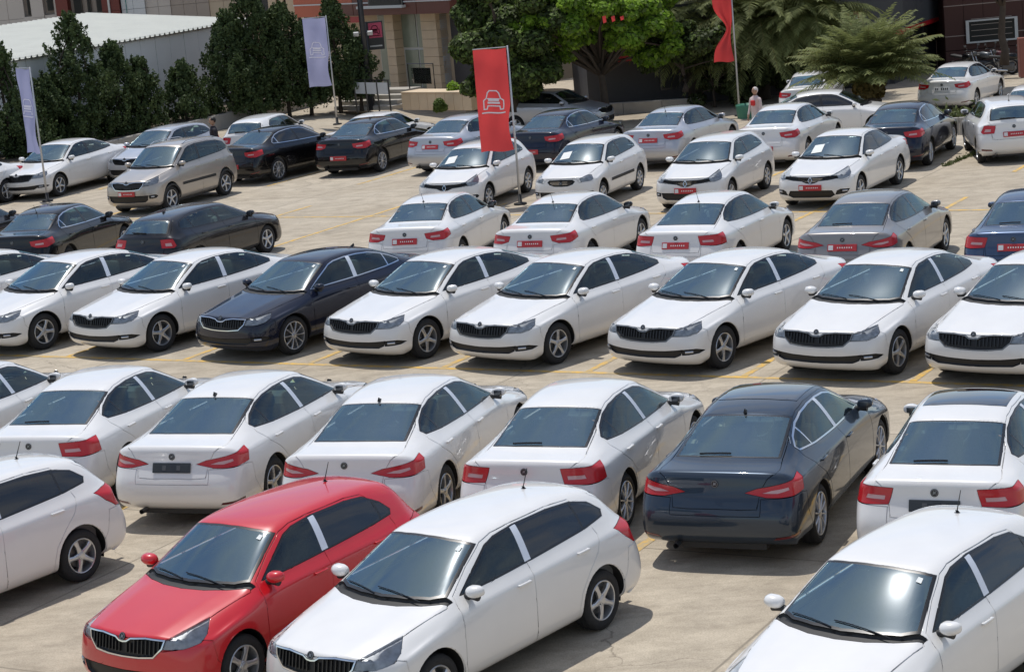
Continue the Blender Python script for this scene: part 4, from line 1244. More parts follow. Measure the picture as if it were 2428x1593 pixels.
    c = mixc(c, (.13, .105, .08), nt_mul(nt, fm.outputs[0], .7))
    nt.links.new(c, b.inputs['Base Color']); b.inputs['Roughness'].default_value = .88
    bp = nt.nodes.new('ShaderNodeBump'); bp.inputs['Strength'].default_value = .25; bp.inputs['Distance'].default_value = .02
    nt.links.new(fine.outputs['Fac'], bp.inputs['Height']); nt.links.new(bp.outputs[0], b.inputs['Normal'])
    return mt
def nt_mul(nt, a, k):
    m_ = nt.nodes.new('ShaderNodeMath'); m_.operation = 'MULTIPLY'; m_.inputs[1].default_value = k
    nt.links.new(a, m_.inputs[0]); return m_.outputs[0]
def sheet(name, pts, z, mat, kind='structure', parent=None):
    bm = bmesh.new(); f = bm.faces.new([bm.verts.new((p[0], p[1], z)) for p in pts])
    if f.normal.z < 0: pass
    bm.normal_update()
    if f.normal.z < 0: bmesh.ops.reverse_faces(bm, faces=[f])
    o = bm_obj(name, bm, mat, parent)
    if kind: o['kind'] = kind
    return o
GM = ground_material()
U = Vector((math.cos(math.radians(-29.8)), math.sin(math.radians(-29.8)), 0))      # along the rows
V = Vector((-U.y, U.x, 0))                                                          # across the rows
def sstep(a, b, x):
    t = min(1, max(0, (x - a) / (b - a))); return t * t * (3 - 2 * t)
def terr(x, y):           # the street behind the lot lies a little lower on the right
    return -.8 * sstep(-6.5, -2.0, x) * sstep(3.4, 6.8, x * V.x + (y - 60.6) * V.y)
bm = bmesh.new()
xs_ = [-900, -300, -120, -60] + list(np.arange(-30, 45.1, 1.0)) + [80, 150, 400, 900]; ys_ = [-300, -100, -20, 0, 20, 40, 48] + list(np.arange(50, 90.1, 1.0)) + [110, 160, 300, 700, 1500]
gv = [[bm.verts.new((x, y, terr(x, y))) for x in xs_] for y in ys_]
for j in range(len(ys_) - 1):
    for i in range(len(xs_) - 1): bm.faces.new((gv[j][i], gv[j][i + 1], gv[j + 1][i + 1], gv[j + 1][i]))
tag(bm_obj('ground', bm, GM, None, True), kind='structure')

def yellow_material():
    mt, nt, b = new_mat('worn_yellow_paint')
    tc = nt.nodes.new('ShaderNodeTexCoord')
    n = nt.nodes.new('ShaderNodeTexNoise'); n.inputs['Scale'].default_value = 5; n.inputs['Detail'].default_value = 9; n.inputs['Roughness'].default_value = .7
    nt.links.new(tc.outputs['Object'], n.inputs['Vector'])
    r = nt.nodes.new('ShaderNodeValToRGB'); e = r.color_ramp.elements
    e[0].position = .41; e[0].color = (.44, .35, .21, 1); e[1].position = .60; e[1].color = (.72, .43, .07, 1)
    nt.links.new(n.outputs['Fac'], r.inputs[0]); nt.links.new(r.outputs[0], b.inputs['Base Color'])
    b.inputs['Roughness'].default_value = .75
    return mt
YM = yellow_material()
def line(p, q, w=.11, z=.004):
    p = Vector((p[0], p[1], 0)); q = Vector((q[0], q[1], 0)); d = (q - p).normalized(); s = Vector((-d.y, d.x, 0)) * w / 2
    return sheet('parking_line', [p + s, p - s, q - s, q + s], z, YM)
L0 = Vector((-4.42, 35.72, 0))
line(L0 - U * 14, L0 + U * 22, .12)
for k in range(-6, 9):                      # bays of the middle row
    o = L0 + U * (1.12 + 2.62 * k) + V * .07
    line(o, o + V * 4.9, .11, .0045)
L1 = Vector((-5.62, 53.64, 0))
line(L1 - U * 12, L1 + U * 24, .11)
for k in range(-4, 9):                      # bays of the row behind
    o = L1 + U * (-.15 + 2.9 * k) + V * .06
    line(o, o + V * 1.7, .11, .0045); line(o - V * .12, o - V * 4.9, .11, .0045)
L2 = Vector((-6.45, 60.4, 0))
for k in range(-3, 9):
    o = L2 + U * (3.05 * k)
    line(o - V * .1, o + V * 3.2, .11, .0045)
L3 = Vector((1.10, 23.10, 0))
for k in range(-4, 4):                      # bays of the near row
    o = L3 + U * (2.50 * k) - V * .2
    line(o, o + V * 5.0, .12, .0045)

# ------------------------------------------------------------------ the cars
GA = 'cars in the farther front-facing row'; GB = 'cars in the back-to-camera row behind the middle row'; GC = 'saloons lined up nose out in the middle row'
GD = 'cars parked tail out in front of the middle row'; GE = 'cars in the nearest row'; GZ = 'cars parked at the back of the lot'; GF = 'cars beyond the lot edge'
SET = [
 # nearest row
 ('estate', -6.63, 23.47, -128.3, 'white', 'white hatchback cut off by the left frame edge in the nearest row, rear wheel showing', GE, ('film', 'mast', 'dark')),
 ('small', -2.82, 21.13, -126.2, 'red', 'bright red hatchback, the only red car in the lot', GE, ('film', 'mast', 'privacy')),
 ('estate', -.77, 20.16, -128.9, 'white', 'large white hatchback right beside the red car in the nearest row', GE, ('film', 'mast', 'privacy')),
 ('small', 3.16, 17.98, -129.7, 'white', 'white hatchback in the bottom right corner with sun glare on its windscreen', GE, ('film', 'mast', 'privacy')),
 # tail-out row
 ('octa', -7.85, 30.5, 70, 'white', 'white saloon at the left edge, only its side windows showing behind the nearest row', GD, ('film', 'rwiper')),
 ('octa', -5.65, 29.18, 70.8, 'white', 'white liftback seen from behind, bracket-shaped red lamp, left of the black-plated one', GD, ('film', 'rwiper', 'badge')),
 ('flagship', -3.51, 27.97, 69.0, 'white', 'white saloon from behind with a dark blank number plate holder', GD, ('film', 'fin', 'pr_dark')),
 ('flagship', -1.36, 26.77, 70.7, 'white', 'white saloon from behind, its boot just above the red car roof', GD, ('film', 'fin')),
 ('octa', .85, 25.6, 67.1, 'white', 'white liftback from behind, to the left of the dark grey saloon', GD, ('film', 'rwiper')),
 ('flagship', 2.96, 24.45, 66.1, 'graphite', 'dark grey saloon from behind with a glass roof and chrome window line', GD, ('film', 'fin', 'sunroof', 'chrome', 'rwiper', 'beige')),
 ('octa', 5.07, 23.27, 66.2, 'white', 'white liftback with a black glass roof at the right frame edge', GD, ('film', 'sunroof', 'pr_dark', 'rwiper')),
 # middle row
 ('flagship', -10.6, 41.75, -130.5, 'white', 'white saloon cut by the left frame edge in the middle row, side windows showing', GC, ('film',)),
 ('flagship', -8.21, 40.41, -130.7, 'white', 'white saloon second from the left in the middle row, grille just out of frame', GC, ('film',)),
 ('flagship', -5.87, 39.19, -130.8, 'white', 'white saloon immediately left of the navy one in the middle row', GC, ('film',)),
 ('flagship', -3.40, 37.81, -130.7, 'navy', 'navy blue saloon with chrome window line and many-spoke wheels in the middle row', GC, ('film', 'chrome', 'fin')),
 ('flagship', -1.07, 36.45, -131.1, 'white', 'white saloon immediately right of the navy one in the middle row', GC, ('film',)),
 ('flagship', 1.08, 35.08, -132.2, 'white', 'white saloon second to the right of the navy one in the middle row', GC, ('film',)),
 ('flagship', 3.54, 33.67, -131.5, 'white', 'white saloon third to the right of the navy one, left of the last full one', GC, ('film',)),
 ('flagship', 5.82, 32.28, -127.5, 'white', 'rightmost fully visible white saloon facing out in the middle row', GC, ('film',)),
 ('flagship', 7.85, 31.15, -127.5, 'white', 'white saloon cut off by the right frame edge in the middle row', GC, ('film',)),
 # back-to-camera row behind
 ('saloon', -12.7, 50.7, 72, 'charcoal', 'dark car at the left frame edge, only a corner of its glass showing', GB, ()),
 ('saloon', -10.05, 48.75, 73, 'black', 'black saloon from behind with a thin chrome line round its side windows', GB, ('chrome', 'mast')),
 ('sleek', -6.65, 47.05, 62.5, 'charcoal', 'charcoal hatchback from behind with a roof spoiler, beside the empty bays', GB, ('fin',)),
 ('saloon', -1.23, 44.59, 71.1, 'white', 'white saloon from behind with slanted red lamps and black mirrors, beside the empty bays', GB, ('blackmirror', 'mast', 'pr_dealer')),
 ('saloon', 1.47, 42.75, 64.7, 'white', 'white saloon from behind with big round red lamps and black door mirrors', GB, ('blackmirror', 'mast', 'pr_dealer')),
 ('octa', 4.16, 40.91, 62.9, 'white', 'white liftback from behind, left of the grey-beige one', GB, ('pr_dealer', 'mast')),
 ('flagship', 6.92, 39.17, 64.2, 'greige', 'grey-beige saloon from behind in the row behind the middle one', GB, ('pr_dealer', 'rwiper')),
 ('octa', 9.45, 37.6, 66, 'blue', 'slate blue liftback from behind at the right frame edge', GB, ('pr_dealer', 'rwiper')),
 # farther front-facing row
 ('flagship', -15.66, 61.55, -121, 'white', 'white car cut by the left frame edge in front of the hedge, rear wheel showing', GA, ()),
 ('flagship', -12.89, 64.31, -115.5, 'white', 'white saloon facing out behind the left flagpole', GA, ()),
 ('offroader', -8.84, 58.36, -117.2, 'champagne', 'champagne silver off-roader with roof rails and a red front plate', GA, ('pf_dealer', 'strip')),
 ('winghatch', -.49, 53.1, -113.4, 'white', 'white hatchback half hidden by the large red flag', GA, ('paper', 'nogrilleslats')),
 ('oldhatch', 2.28, 51.8, -115.4, 'white', 'small older white hatchback with a black side strip, right of the red flag', GA, ('strip', 'paper')),
 ('winghatch', 5.10, 49.9, -116.2, 'white', 'white hatchback facing out with a red front plate, between two other white cars', GA, ('pf_dealer',)),
 ('wingsaloon', 7.93, 48.71, -119.3, 'white', 'white saloon with black side windows and a price sheet in its windscreen', GA, ('dark', 'paper', 'pf_dealer')),
 # back of the lot
 ('estate', -10.08, 65.78, -116.5, 'silver', 'grey estate with a pale roof behind the champagne off-roader', GZ, ()),
 ('winghatch', -7.0, 67.3, 72, 'white', 'white car mostly hidden behind the left black saloon, roof showing', GZ, ()),
 ('saloon', -6.14, 62.93, 54.3, 'black', 'long black saloon with tinted side windows, left of the other black one', GZ, ('dark', 'chrome', 'fin', 'pr_low')),
 ('saloon', -3.43, 62.82, 64.5, 'black', 'black saloon from behind with a red and white plate', GZ, ('pr_low', 'chrome')),
 ('saloon', -3.55, 69.3, 60, 'white', 'pale saloon peeking out over the black saloon roof', GZ, ()),
 ('saloon', -.56, 61.12, 57.5, 'silver', 'silver saloon from behind partly hidden by the large red flag', GZ, ('pr_dealer',)),
 ('saloon', 2.06, 59.97, 61.2, 'navy', 'dark saloon from behind just right of the large red flag', GZ, ('pr_low', 'chrome')),
 ('saloon', 5.09, 57.94, 61.6, 'silver', 'silver saloon from behind with a red plate, left of the right flagpole', GZ, ('pr_dealer', 'mast')),
 ('saloon', 7.74, 56.0, 64.7, 'white', 'white saloon from behind just right of the right flagpole', GZ, ('pr_low',)),
 ('saloon', 10.38, 53.75, 66.0, 'navy', 'very dark blue saloon with black side glass, alone before the empty bay', GZ, ('dark', 'chrome')),
 ('winghatch', 12.62, 53.0, 84, 'white', 'white hatchback from behind at the right frame edge with a red plate', GZ, ('pr_dealer', 'mast')),
 # beyond the lot
 ('saloon', 15.75, 71.6, 60.3, 'white', 'white saloon from behind on the street by the red building', GF, ('pr_white',)),
 ('saloon', 15.9, 62.6, 66, 'white', 'white car at the right frame edge behind the white hatchback', GF, ()),
 ('saloon', 11.0, 73.4, 74, 'white', 'white car standing in the shade of the palms', GF, ()),
 ('saloon', 10.5, 66.3, -14, 'white', 'white car side-on under the palm fronds with dark windows', GF, ('dark',)),
 ('small', 2.35, 75.4, -32, 'silver', 'silver car side-on in the deep shade of the dark tree', GF, ()),
]
for i, (tk, x, y, yaw, colr, lab, grp, opts) in enumerate(SET):
    st = None
    if colr in ('graphite', 'navy') and tk == 'flagship': st = 'ten'
    if grp == GZ and colr in ('black', 'navy'): st = 'ten'
    if grp == GD and i == 8: st = 'ten'
    place_car(tk, x, y, yaw, colr, lab, grp, opts=opts, style=st, z=terr(x, y))
#BACKGROUND

# ================================================================== the surroundings
M['leaf_dark'] = None
def leaf_mat(name, c0, c1, trans=.25, rough=.5):
    mt, nt, b = new_mat(name)
    g = nt.nodes.new('ShaderNodeNewGeometry')
    r = nt.nodes.new('ShaderNodeValToRGB'); e = r.color_ramp.elements
    e[0].position = 0; e[0].color = (*c0, 1); e[1].position = 1; e[1].color = (*c1, 1)
    tc = nt.nodes.new('ShaderNodeTexCoord'); n = nt.nodes.new('ShaderNodeTexNoise'); n.inputs['Scale'].default_value = .9; n.inputs['Detail'].default_value = 3
    nt.links.new(tc.outputs['Object'], n.inputs['Vector'])
    ad = nt.nodes.new('ShaderNodeMath'); ad.operation = 'MULTIPLY_ADD'; ad.inputs[1].default_value = .6
    sb = nt.nodes.new('ShaderNodeMath'); sb.operation = 'MULTIPLY_ADD'; sb.inputs[1].default_value = 1.2; sb.inputs[2].default_value = -.35
    nt.links.new(n.outputs['Fac'], sb.inputs[0]); nt.links.new(g.outputs['Random Per Island'], ad.inputs[0]); nt.links.new(sb.outputs[0], ad.inputs[2])
    nt.links.new(ad.outputs[0], r.inputs[0]); nt.links.new(r.outputs[0], b.inputs['Base Color'])
    b.inputs['Roughness'].default_value = max(rough, .62); b.inputs['Specular IOR Level'].default_value = .22
    o = nt.nodes['Material Output']
    tl = nt.nodes.new('ShaderNodeBsdfTranslucent'); nt.links.new(r.outputs[0], tl.inputs[0])
    mx = nt.nodes.new('ShaderNodeMixShader'); mx.inputs[0].default_value = trans
    nt.links.new(b.outputs[0], mx.inputs[1]); nt.links.new(tl.outputs[0], mx.inputs[2]); nt.links.new(mx.outputs[0], o.inputs[0])
    return mt
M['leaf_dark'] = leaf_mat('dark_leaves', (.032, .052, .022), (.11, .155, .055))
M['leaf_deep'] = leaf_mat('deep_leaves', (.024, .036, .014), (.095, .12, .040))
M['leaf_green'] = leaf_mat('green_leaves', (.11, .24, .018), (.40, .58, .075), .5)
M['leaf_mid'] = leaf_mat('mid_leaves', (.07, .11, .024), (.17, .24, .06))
M['palm'] = leaf_mat('palm_leaves', (.080, .098, .030), (.29, .32, .12), .38)
M['palm_dry'] = leaf_mat('dry_palm_leaves', (.12, .09, .03), (.26, .19, .06), .2)
M['grass'] = leaf_mat('weed_leaves', (.05, .075, .02), (.15, .17, .06), .2)

def leaves_obj(name, P, N, size, mat, parent=None, seed=0, fold=.25, asp=1.7):
    """one mesh of many leaf-shaped faces: P points, N facing directions"""
    rg = np.random.default_rng(seed); n = len(P)
    N = N / np.maximum(np.linalg.norm(N, axis=1, keepdims=True), 1e-6)
    R = rg.normal(size=(n, 3)); T = np.cross(N, R); T /= np.maximum(np.linalg.norm(T, axis=1, keepdims=True), 1e-6); B = np.cross(N, T)
    s = size * rg.uniform(.6, 1.35, size=(n, 1))
    a = P - T * s * asp * .5; c = P + T * s * asp * .5
    b = P + B * s * .5 + N * s * fold; d = P - B * s * .5 + N * s * fold
    co = np.stack([a, b, c, d], 1).reshape(-1, 3)
    me = bpy.data.meshes.new(name)
    me.vertices.add(4 * n); me.vertices.foreach_set('co', co.astype(np.float32).ravel())
    me.loops.add(4 * n); me.loops.foreach_set('vertex_index', np.arange(4 * n, dtype=np.int32))
    me.polygons.add(n); me.polygons.foreach_set('loop_start', np.arange(0, 4 * n, 4, dtype=np.int32)); me.polygons.foreach_set('loop_total', np.full(n, 4, dtype=np.int32))
    me.update(); me.validate()
    return mesh_obj(name, me, mat, parent)
def crown_points(clumps, per, seed, up=.55):
    rg = np.random.default_rng(seed); P = []; N = []
    for (c, r, k) in clumps:
        n = int(per * k)
        d = rg.normal(size=(n, 3)); d /= np.linalg.norm(d, axis=1, keepdims=True)
        rad = rg.uniform(.55, 1.05, size=(n, 1)) ** .6
        P.append(np.array(c) + d * np.array(r) * rad)
        N.append(d * .9 + rg.normal(size=(n, 3)) * .55 + np.array([0, 0, up]))
    return np.concatenate(P), np.concatenate(N)
def branches(bm, base, top, r0, targets, seed):
    rg = random.Random(seed)
    pts = []; n = 6
    for i in range(n + 1):
        t = i / n; pts.append(Vector(base).lerp(Vector(top), t) + Vector((rg.uniform(-.05, .05), rg.uniform(-.05, .05), 0)) * (1 if 0 < i < n else 0))
    tube(bm, pts, [r0 * (1.25 if i == 0 else 1 - .45 * i / n) for i in range(n + 1)], 9)
    for (c, r, k) in targets:
        s = pts[rg.randint(n - 2, n)]; e = Vector(c)
        m_ = s.lerp(e, .5) + Vector((rg.uniform(-.15, .15), rg.uniform(-.15, .15), rg.uniform(0, .25)))
        tube(bm, [s, m_, e], [r0 * .42, r0 * .28, r0 * .10], 6)

def conifer_shrub(x, y, h, w, label, seed, z0=.25, dens=1.0, group='dark shrubs along the shed wall', gap=False):
    root = empty('tall_shrub', (x, y, 0)); tag(root, label, 'shrub', group)
    rg = np.random.default_rng(seed); n = int(12000 * dens * h * w / 6)
    # leafy shoots: short upright sprays spread through a tapering, lumpy volume
    P = []; N = []
    ns = int(n / 34); lump = rg.uniform(0, 6.28, 6)
    for k in range(ns):
        t = rg.uniform(0, 1) ** 1.05; a = rg.uniform(0, 6.28)
        prof = math.sin(min(1, (t * 1.0 + .55)) * math.pi * .5) ** 1.0 * (1 - max(0, t - .22) / .78) ** .72
        lf = 1 + .30 * math.sin(3 * a + lump[0] + t * 7) + .16 * math.sin(5 * a + lump[1] - t * 11) + .12 * math.sin(2 * a + lump[2] + t * 17)
        if gap and t > .58: lf *= rg.uniform(.5, 1.15)
        R_ = w * .5 * prof * lf * rg.uniform(.30, 1.0) ** .45
        c = np.array([math.cos(a) * R_, math.sin(a) * R_, z0 + .18 + (h - z0 - .45) * t])
        if gap and t > .55 and rg.random() < .55: continue
        if math.sin(c[2] * 5.1 + a * 2 + lump[3]) + math.sin(c[2] * 2.7 - a * 3 + lump[4]) > 1.25: continue
        m_ = 34; L_ = rg.uniform(.22, .42); dr = np.array([math.cos(a) * .45, math.sin(a) * .45, 1.0]); dr /= np.linalg.norm(dr)
        q = rg.uniform(0, 1, (m_, 1)); off = rg.normal(size=(m_, 3)) * .075 * (1.15 - q)
        P.append(c + dr * q * L_ + off); N.append(rg.normal(size=(m_, 3)) * .8 + np.array([math.cos(a), math.sin(a), .35]))
    P = np.concatenate(P); N = np.concatenate(N)
    leaves_obj('crown', P, N, .066, M['leaf_dark'], root, seed)
    bm = bmesh.new(); rr = random.Random(seed)
    tg_ = [((rr.uniform(-.3, .3) * w, rr.uniform(-.3, .3) * w, h * rr.uniform(.4, .8)), 0, 0) for _ in range(9)]
    branches(bm, (0, 0, -.02), (0, 0, h * .86), .07, tg_, seed)
    bm_obj('trunk', bm, M['wood'], root, True)
    return root

# ---- the shed with its corrugated roof
SD = Vector((.42, .907, 0)).normalized(); SN = Vector((-SD.y, SD.x, 0))      # along the wall, away behind it
SO = Vector((-9.36, 87.54, 0))                                               # far end of the eave
M['panel'] = simple('sandwich_panel', (.78, .78, .76), .5, .0, var=.08, vscale=1.2)
M['roofmetal'] = simple('cream_roof_metal', (.80, .79, .71), .45, .0, var=.07, vscale=.8)
M['zinc'] = simple('zinc_flashing', (.30, .31, .32), .45, .5)
shed = empty('metal_shed', (SO.x, SO.y, 0)); tag(shed, 'long low shed with grey panel walls and a cream corrugated roof behind the shrubs', 'shed')
def shed_pt(s, n_, z): return -SD * s + SN * n_ + Vector((0, 0, z))          # s: metres towards the camera end
for k in range(27):
    s0 = k * 1.0; bm = bmesh.new()
    a, b_ = s0 + .012, s0 + .988
    out = .0 if k % 2 else .006
    prof = [(a, -.02 - out), (a + .02, .0 - out), (b_ - .02, .0 - out), (b_, -.02 - out)]
    f_ = [bm.verts.new(shed_pt(s, -n_ - .0 if False else n_ * -1 - .0, z)) for s, n_ in [(a, .0 + out), (b_, .0 + out)] for z in (0.0, 3.43)]
    g_ = [bm.verts.new(shed_pt(s, .05, z)) for s in (a, b_) for z in (0.0, 3.43)]
    bm.faces.new((f_[0], f_[2], f_[3], f_[1])); bm.faces.new((g_[0], g_[1], g_[3], g_[2]))
    bm.faces.new((f_[0], f_[1], g_[1], g_[0])); bm.faces.new((f_[2], g_[2], g_[3], f_[3])); bm.faces.new((f_[1], f_[3], g_[3], g_[1])); bm.faces.new((f_[0], g_[0], g_[2], f_[2]))
    bmesh.ops.recalc_face_normals(bm, faces=bm.faces)
    bm_obj('wall_panel', bm, M['panel'], shed)
bm = bmesh.new()
v = [bm.verts.new(shed_pt(s, n_, z)) for s, n_, z in ((0, .06, 0), (0, 7.6, 0), (0, 7.6, 4.1), (0, .06, 3.44))]; bm.faces.new(v)
v = [bm.verts.new(shed_pt(s, n_, z)) for s, n_, z in ((0, 7.6, 0), (27, 7.6, 0), (27, 7.6, 4.1), (0, 7.6, 4.1))]; bm.faces.new(v)
v = [bm.verts.new(shed_pt(s, n_, z)) for s, n_, z in ((27, .06, 0), (27, 7.6, 0), (27, 7.6, 4.1), (27, .06, 3.44))]; bm.faces.new(v)
bm_obj('back_wall', bm, M['panel'], shed)
bm = bmesh.new()
v = [bm.verts.new(shed_pt(s, n_, z)) for s, n_, z in ((-.1, -.10, 3.44), (27, -.10, 3.44), (27, -.10, 3.50), (-.1, -.10, 3.50), (-.1, .1, 3.44), (27, .1, 3.44))]
bm.faces.new(v[:4]); bm.faces.new((v[0], v[4], v[5], v[1])); bm_obj('eave_flashing', bm, M['zinc'], shed)
for k in range(27):                                                          # roof sheets, three ribs each
    bm = bmesh.new(); prof = []
    for r_ in range(3):
        o = k + r_ / 3.0
        prof += [(o, 0), (o + .15, 0), (o + .18, .07), (o + .25, .07), (o + .28, 0)]
    prof.append((k + 1.0, 0))
    lift = .003 * (k % 2)
    A = [bm.verts.new(shed_pt(s, -.18, 3.485 + z + lift)) for s, z in prof]; B = [bm.verts.new(shed_pt(s, 7.7, 4.20 + z + lift)) for s, z in prof]
    for q in range(len(prof) - 1): bm.faces.new((A[q], B[q], B[q + 1], A[q + 1]))
    bm.normal_update()
    if bm.faces[:][0].normal.z < 0: bmesh.ops.reverse_faces(bm, faces=bm.faces)
    bm_obj('roof_sheet', bm, M['roofmetal'], shed)

# kerb and planting bed in front of the shed
M['kerb'] = simple('kerb_concrete', (.34, .32, .29), .85, var=.2, vscale=3, bump=.3)
M['soil'] = simple('dry_soil', (.10, .08, .055), .95, var=.35, vscale=2.5, bump=.7, bscale=7)
def wall_strip(name, p, q, h, t, mat, label=None, cat=None, cope=0, kind=None, z0=0.0, stones=0):
    p = Vector(p).to_3d(); q = Vector(q).to_3d(); d = (q - p); ln = d.length; d.normalize(); s = Vector((-d.y, d.x, 0))
    root = empty(name, (p.x, p.y, z0)); 
    if label: tag(root, label, cat)
    ang = math.atan2(d.y, d.x)
    root.rotation_euler = (0, 0, ang)
    n = max(1, int(round(ln / (stones or 1.5))))
    for k in range(n):
        bm = bmesh.new(); L_ = ln / n
        box(bm, ((k + .5) * L_, 0, h / 2), (L_ - .012, t, h), bevel=.012)
        bm_obj('kerb_stone' if stones else 'wall_block', bm, mat, root)
    if cope:
        for k in range(n):
            bm = bmesh.new(); box(bm, ((k + .5) * ln / n, 0, h + cope / 2 + .002), (ln / n - .008, t + .06, cope), bevel=.01); bm_obj('coping', bm, mat, root)
    if kind: root['kind'] = kind
    return root
w0 = SO + SD * (-1.0) - SN * 3.1; w1 = SO + SD * (-27) - SN * 3.1
wall_strip('low_wall', (w1.x, w1.y, 0), (w0.x, w0.y, 0), .55, .22, M['kerb'], 'low weathered concrete wall holding the bed of dark shrubs', 'wall')
bed = [SO + SD * 1 - SN * .1, SO - SD * 27 - SN * .1, SO - SD * 27 - SN * 3.0, SO + SD * 1 - SN * 3.0]
sheet('planting_bed', bed, .5, M['soil'])

def sh(px, Yd, h, w, lab, seed, **k):
    p = at(px, 300, Yd); conifer_shrub(p.x, p.y, h, w * 1.12, lab, seed, **k)
sh(20, 70.6, 4.3, 1.9, 'dark shrub at the left frame edge rising above the eave', 1, gap=True)
sh(70, 70.8, 2.4, 1.5, 'short dark shrub behind the left white flag', 2)
sh(128, 73.3, 3.0, 1.9, 'dark shrub just right of the left white flag', 3)
sh(195, 74.0, 4.9, 2.6, 'tallest shrub on the left with a thin see-through top over the roof', 4, gap=True, dens=1.1)
sh(287, 75.6, 3.7, 2.0, 'dark shrub touching the eave right of the tallest one', 5)
sh(346, 76.2, 3.05, 1.6, 'rounded dark shrub left of the gap that shows the panel wall', 6)
sh(446, 78.5, 2.7, 1.7, 'small egg-shaped shrub standing alone before the grey panels', 7)
sh(562, 80.0, 4.2, 2.3, 'dark shrub before the far end of the shed', 8)
sh(620, 80.6, 5.6, 2.1, 'tall narrow shrub at the end of the shed, above the roofline', 9)
sh(690, 81.0, 4.3, 2.1, 'dark shrub behind the second white flag, left side', 10)
sh(742, 81.2, 3.6, 1.8, 'dark shrub behind the bottom of the second white flag', 11)
sh(812, 81.4, 4.4, 1.9, 'dark pointed shrub right of the second white flag', 12)
sh(862, 81.2, 3.0, 1.3, 'dark shrub at the foot of the sign post', 13)

# ---- buildings, laid out on real facade planes
class Facade:
    def __init__(s, O, ang, name, label, cat='building'):
        s.O = Vector((O[0], O[1], 0)); s.u = Vector((math.cos(math.radians(ang)), math.sin(math.radians(ang)), 0)); s.n = Vector((s.u.y, -s.u.x, 0))  # n towards the camera
        if s.n.dot(-s.O) < 0: s.n = -s.n
        s.root = empty(name, s.O); tag(s.root, label, cat)
    def uv(s, a, b):
        d = ray(a, b); C = Vector((0, 0, CAM_H)); t = (s.O - C).dot(s.n) / d.dot(s.n); p = C + d * t
        return (p - s.O).dot(s.u), p.z
    def slab(s, name, u0, u1, z0, z1, d0, d1, mat, bevel=0, parent=None):
        """box from depth d0 (back) to d1 (towards camera)"""
        bm = bmesh.new(); R_ = Matrix((s.u, s.n, Vector((0, 0, 1)))).transposed()
        c = s.u * (u0 + u1) / 2 + s.n * (d0 + d1) / 2 + Vector((0, 0, (z0 + z1) / 2))
        box(bm, c, (abs(u1 - u0), abs(d1 - d0), abs(z1 - z0)), rot=R_, bevel=bevel)
        bmesh.ops.recalc_face_normals(bm, faces=bm.faces)
        return bm_obj(name, bm, mat, parent or s.root)
    def px(s, name, x0, y0, x1, y1, d0, d1, mat, parent=None, bevel=0):
        u0, z1 = s.uv(x0, y0); u1, z0 = s.uv(x1, y1)
        _, z1b = s.uv(x1, y0); _, z0b = s.uv(x0, y1)
        return s.slab(name, u0, u1, (z0 + z0b) / 2, (z1 + z1b) / 2, d0, d1, mat, bevel, parent)
M['bg_grey'] = simple('grey_beige_cladding', (.54, .49, .44), .7, var=.08, vscale=1)
M['bg_brown'] = simple('taupe_cladding', (.38, .32, .27), .7, var=.1, vscale=1)
M['tan'] = simple('tan_stone', (.66, .52, .36), .8, var=.14, vscale=2.5, bump=.2)
M['tan2'] = simple('tan_render', (.54, .44, .32), .8, var=.1, vscale=2)
M['maroon'] = simple('maroon_panel', (.15, .024, .016), .45, var=.1)
M['rust'] = simple('rust_red_panel', (.42, .085, .035), .45, var=.12, vscale=1.5)
M['rustdark'] = simple('dark_rust_panel', (.13, .034, .020), .5, var=.1)
M['offwhite'] = simple('off_white_panel', (.62, .64, .65), .5, var=.04)
M['teal'] = simple('teal_strip', (.04, .25, .22), .4)
M['winglass'] = simple('dark_window', (.014, .016, .016), .35, spec=.25)
M['winglass_g'] = simple('greenish_window', (.22, .26, .20), .25, coat=.3, var=.35, vscale=1.3)
M['frame_white'] = simple('white_frame', (.55, .55, .53), .5)
M['dgrey'] = simple('dark_grey_cladding', (.055, .060, .068), .5, var=.12, vscale=1)
M['dgrey2'] = simple('dark_grey_wall', (.060, .058, .062), .6, var=.12, vscale=1)  # even dark grey of the recess and showroom walls
M['redstripe'] = simple('red_stripe', (.36, .012, .016), .4)
M['redbrown'] = simple('red_brown_cladding', (.060, .019, .013), .65, var=.15, vscale=1.5)
M['line'] = simple('pale_joint', (.34, .27, .23), .6)
M['concrete'] = simple('pale_concrete', (.40, .37, .32), .85, var=.12, vscale=2, bump=.2)

def grid_panels(F, u0, u1, z0, z1, nu, nz, mat, name='wall_panel', d0=.0, d1=.06, gap=.015):
    for i in range(nu):
        for j in range(nz):
            a = u0 + (u1 - u0) * i / nu + gap / 2; b_ = u0 + (u1 - u0) * (i + 1) / nu - gap / 2
            c = z0 + (z1 - z0) * j / nz + gap / 2; d = z0 + (z1 - z0) * (j + 1) / nz - gap / 2
            F.slab(name, a, b_, c, d, d0, d1 + .004 * ((i + j) % 2), mat)

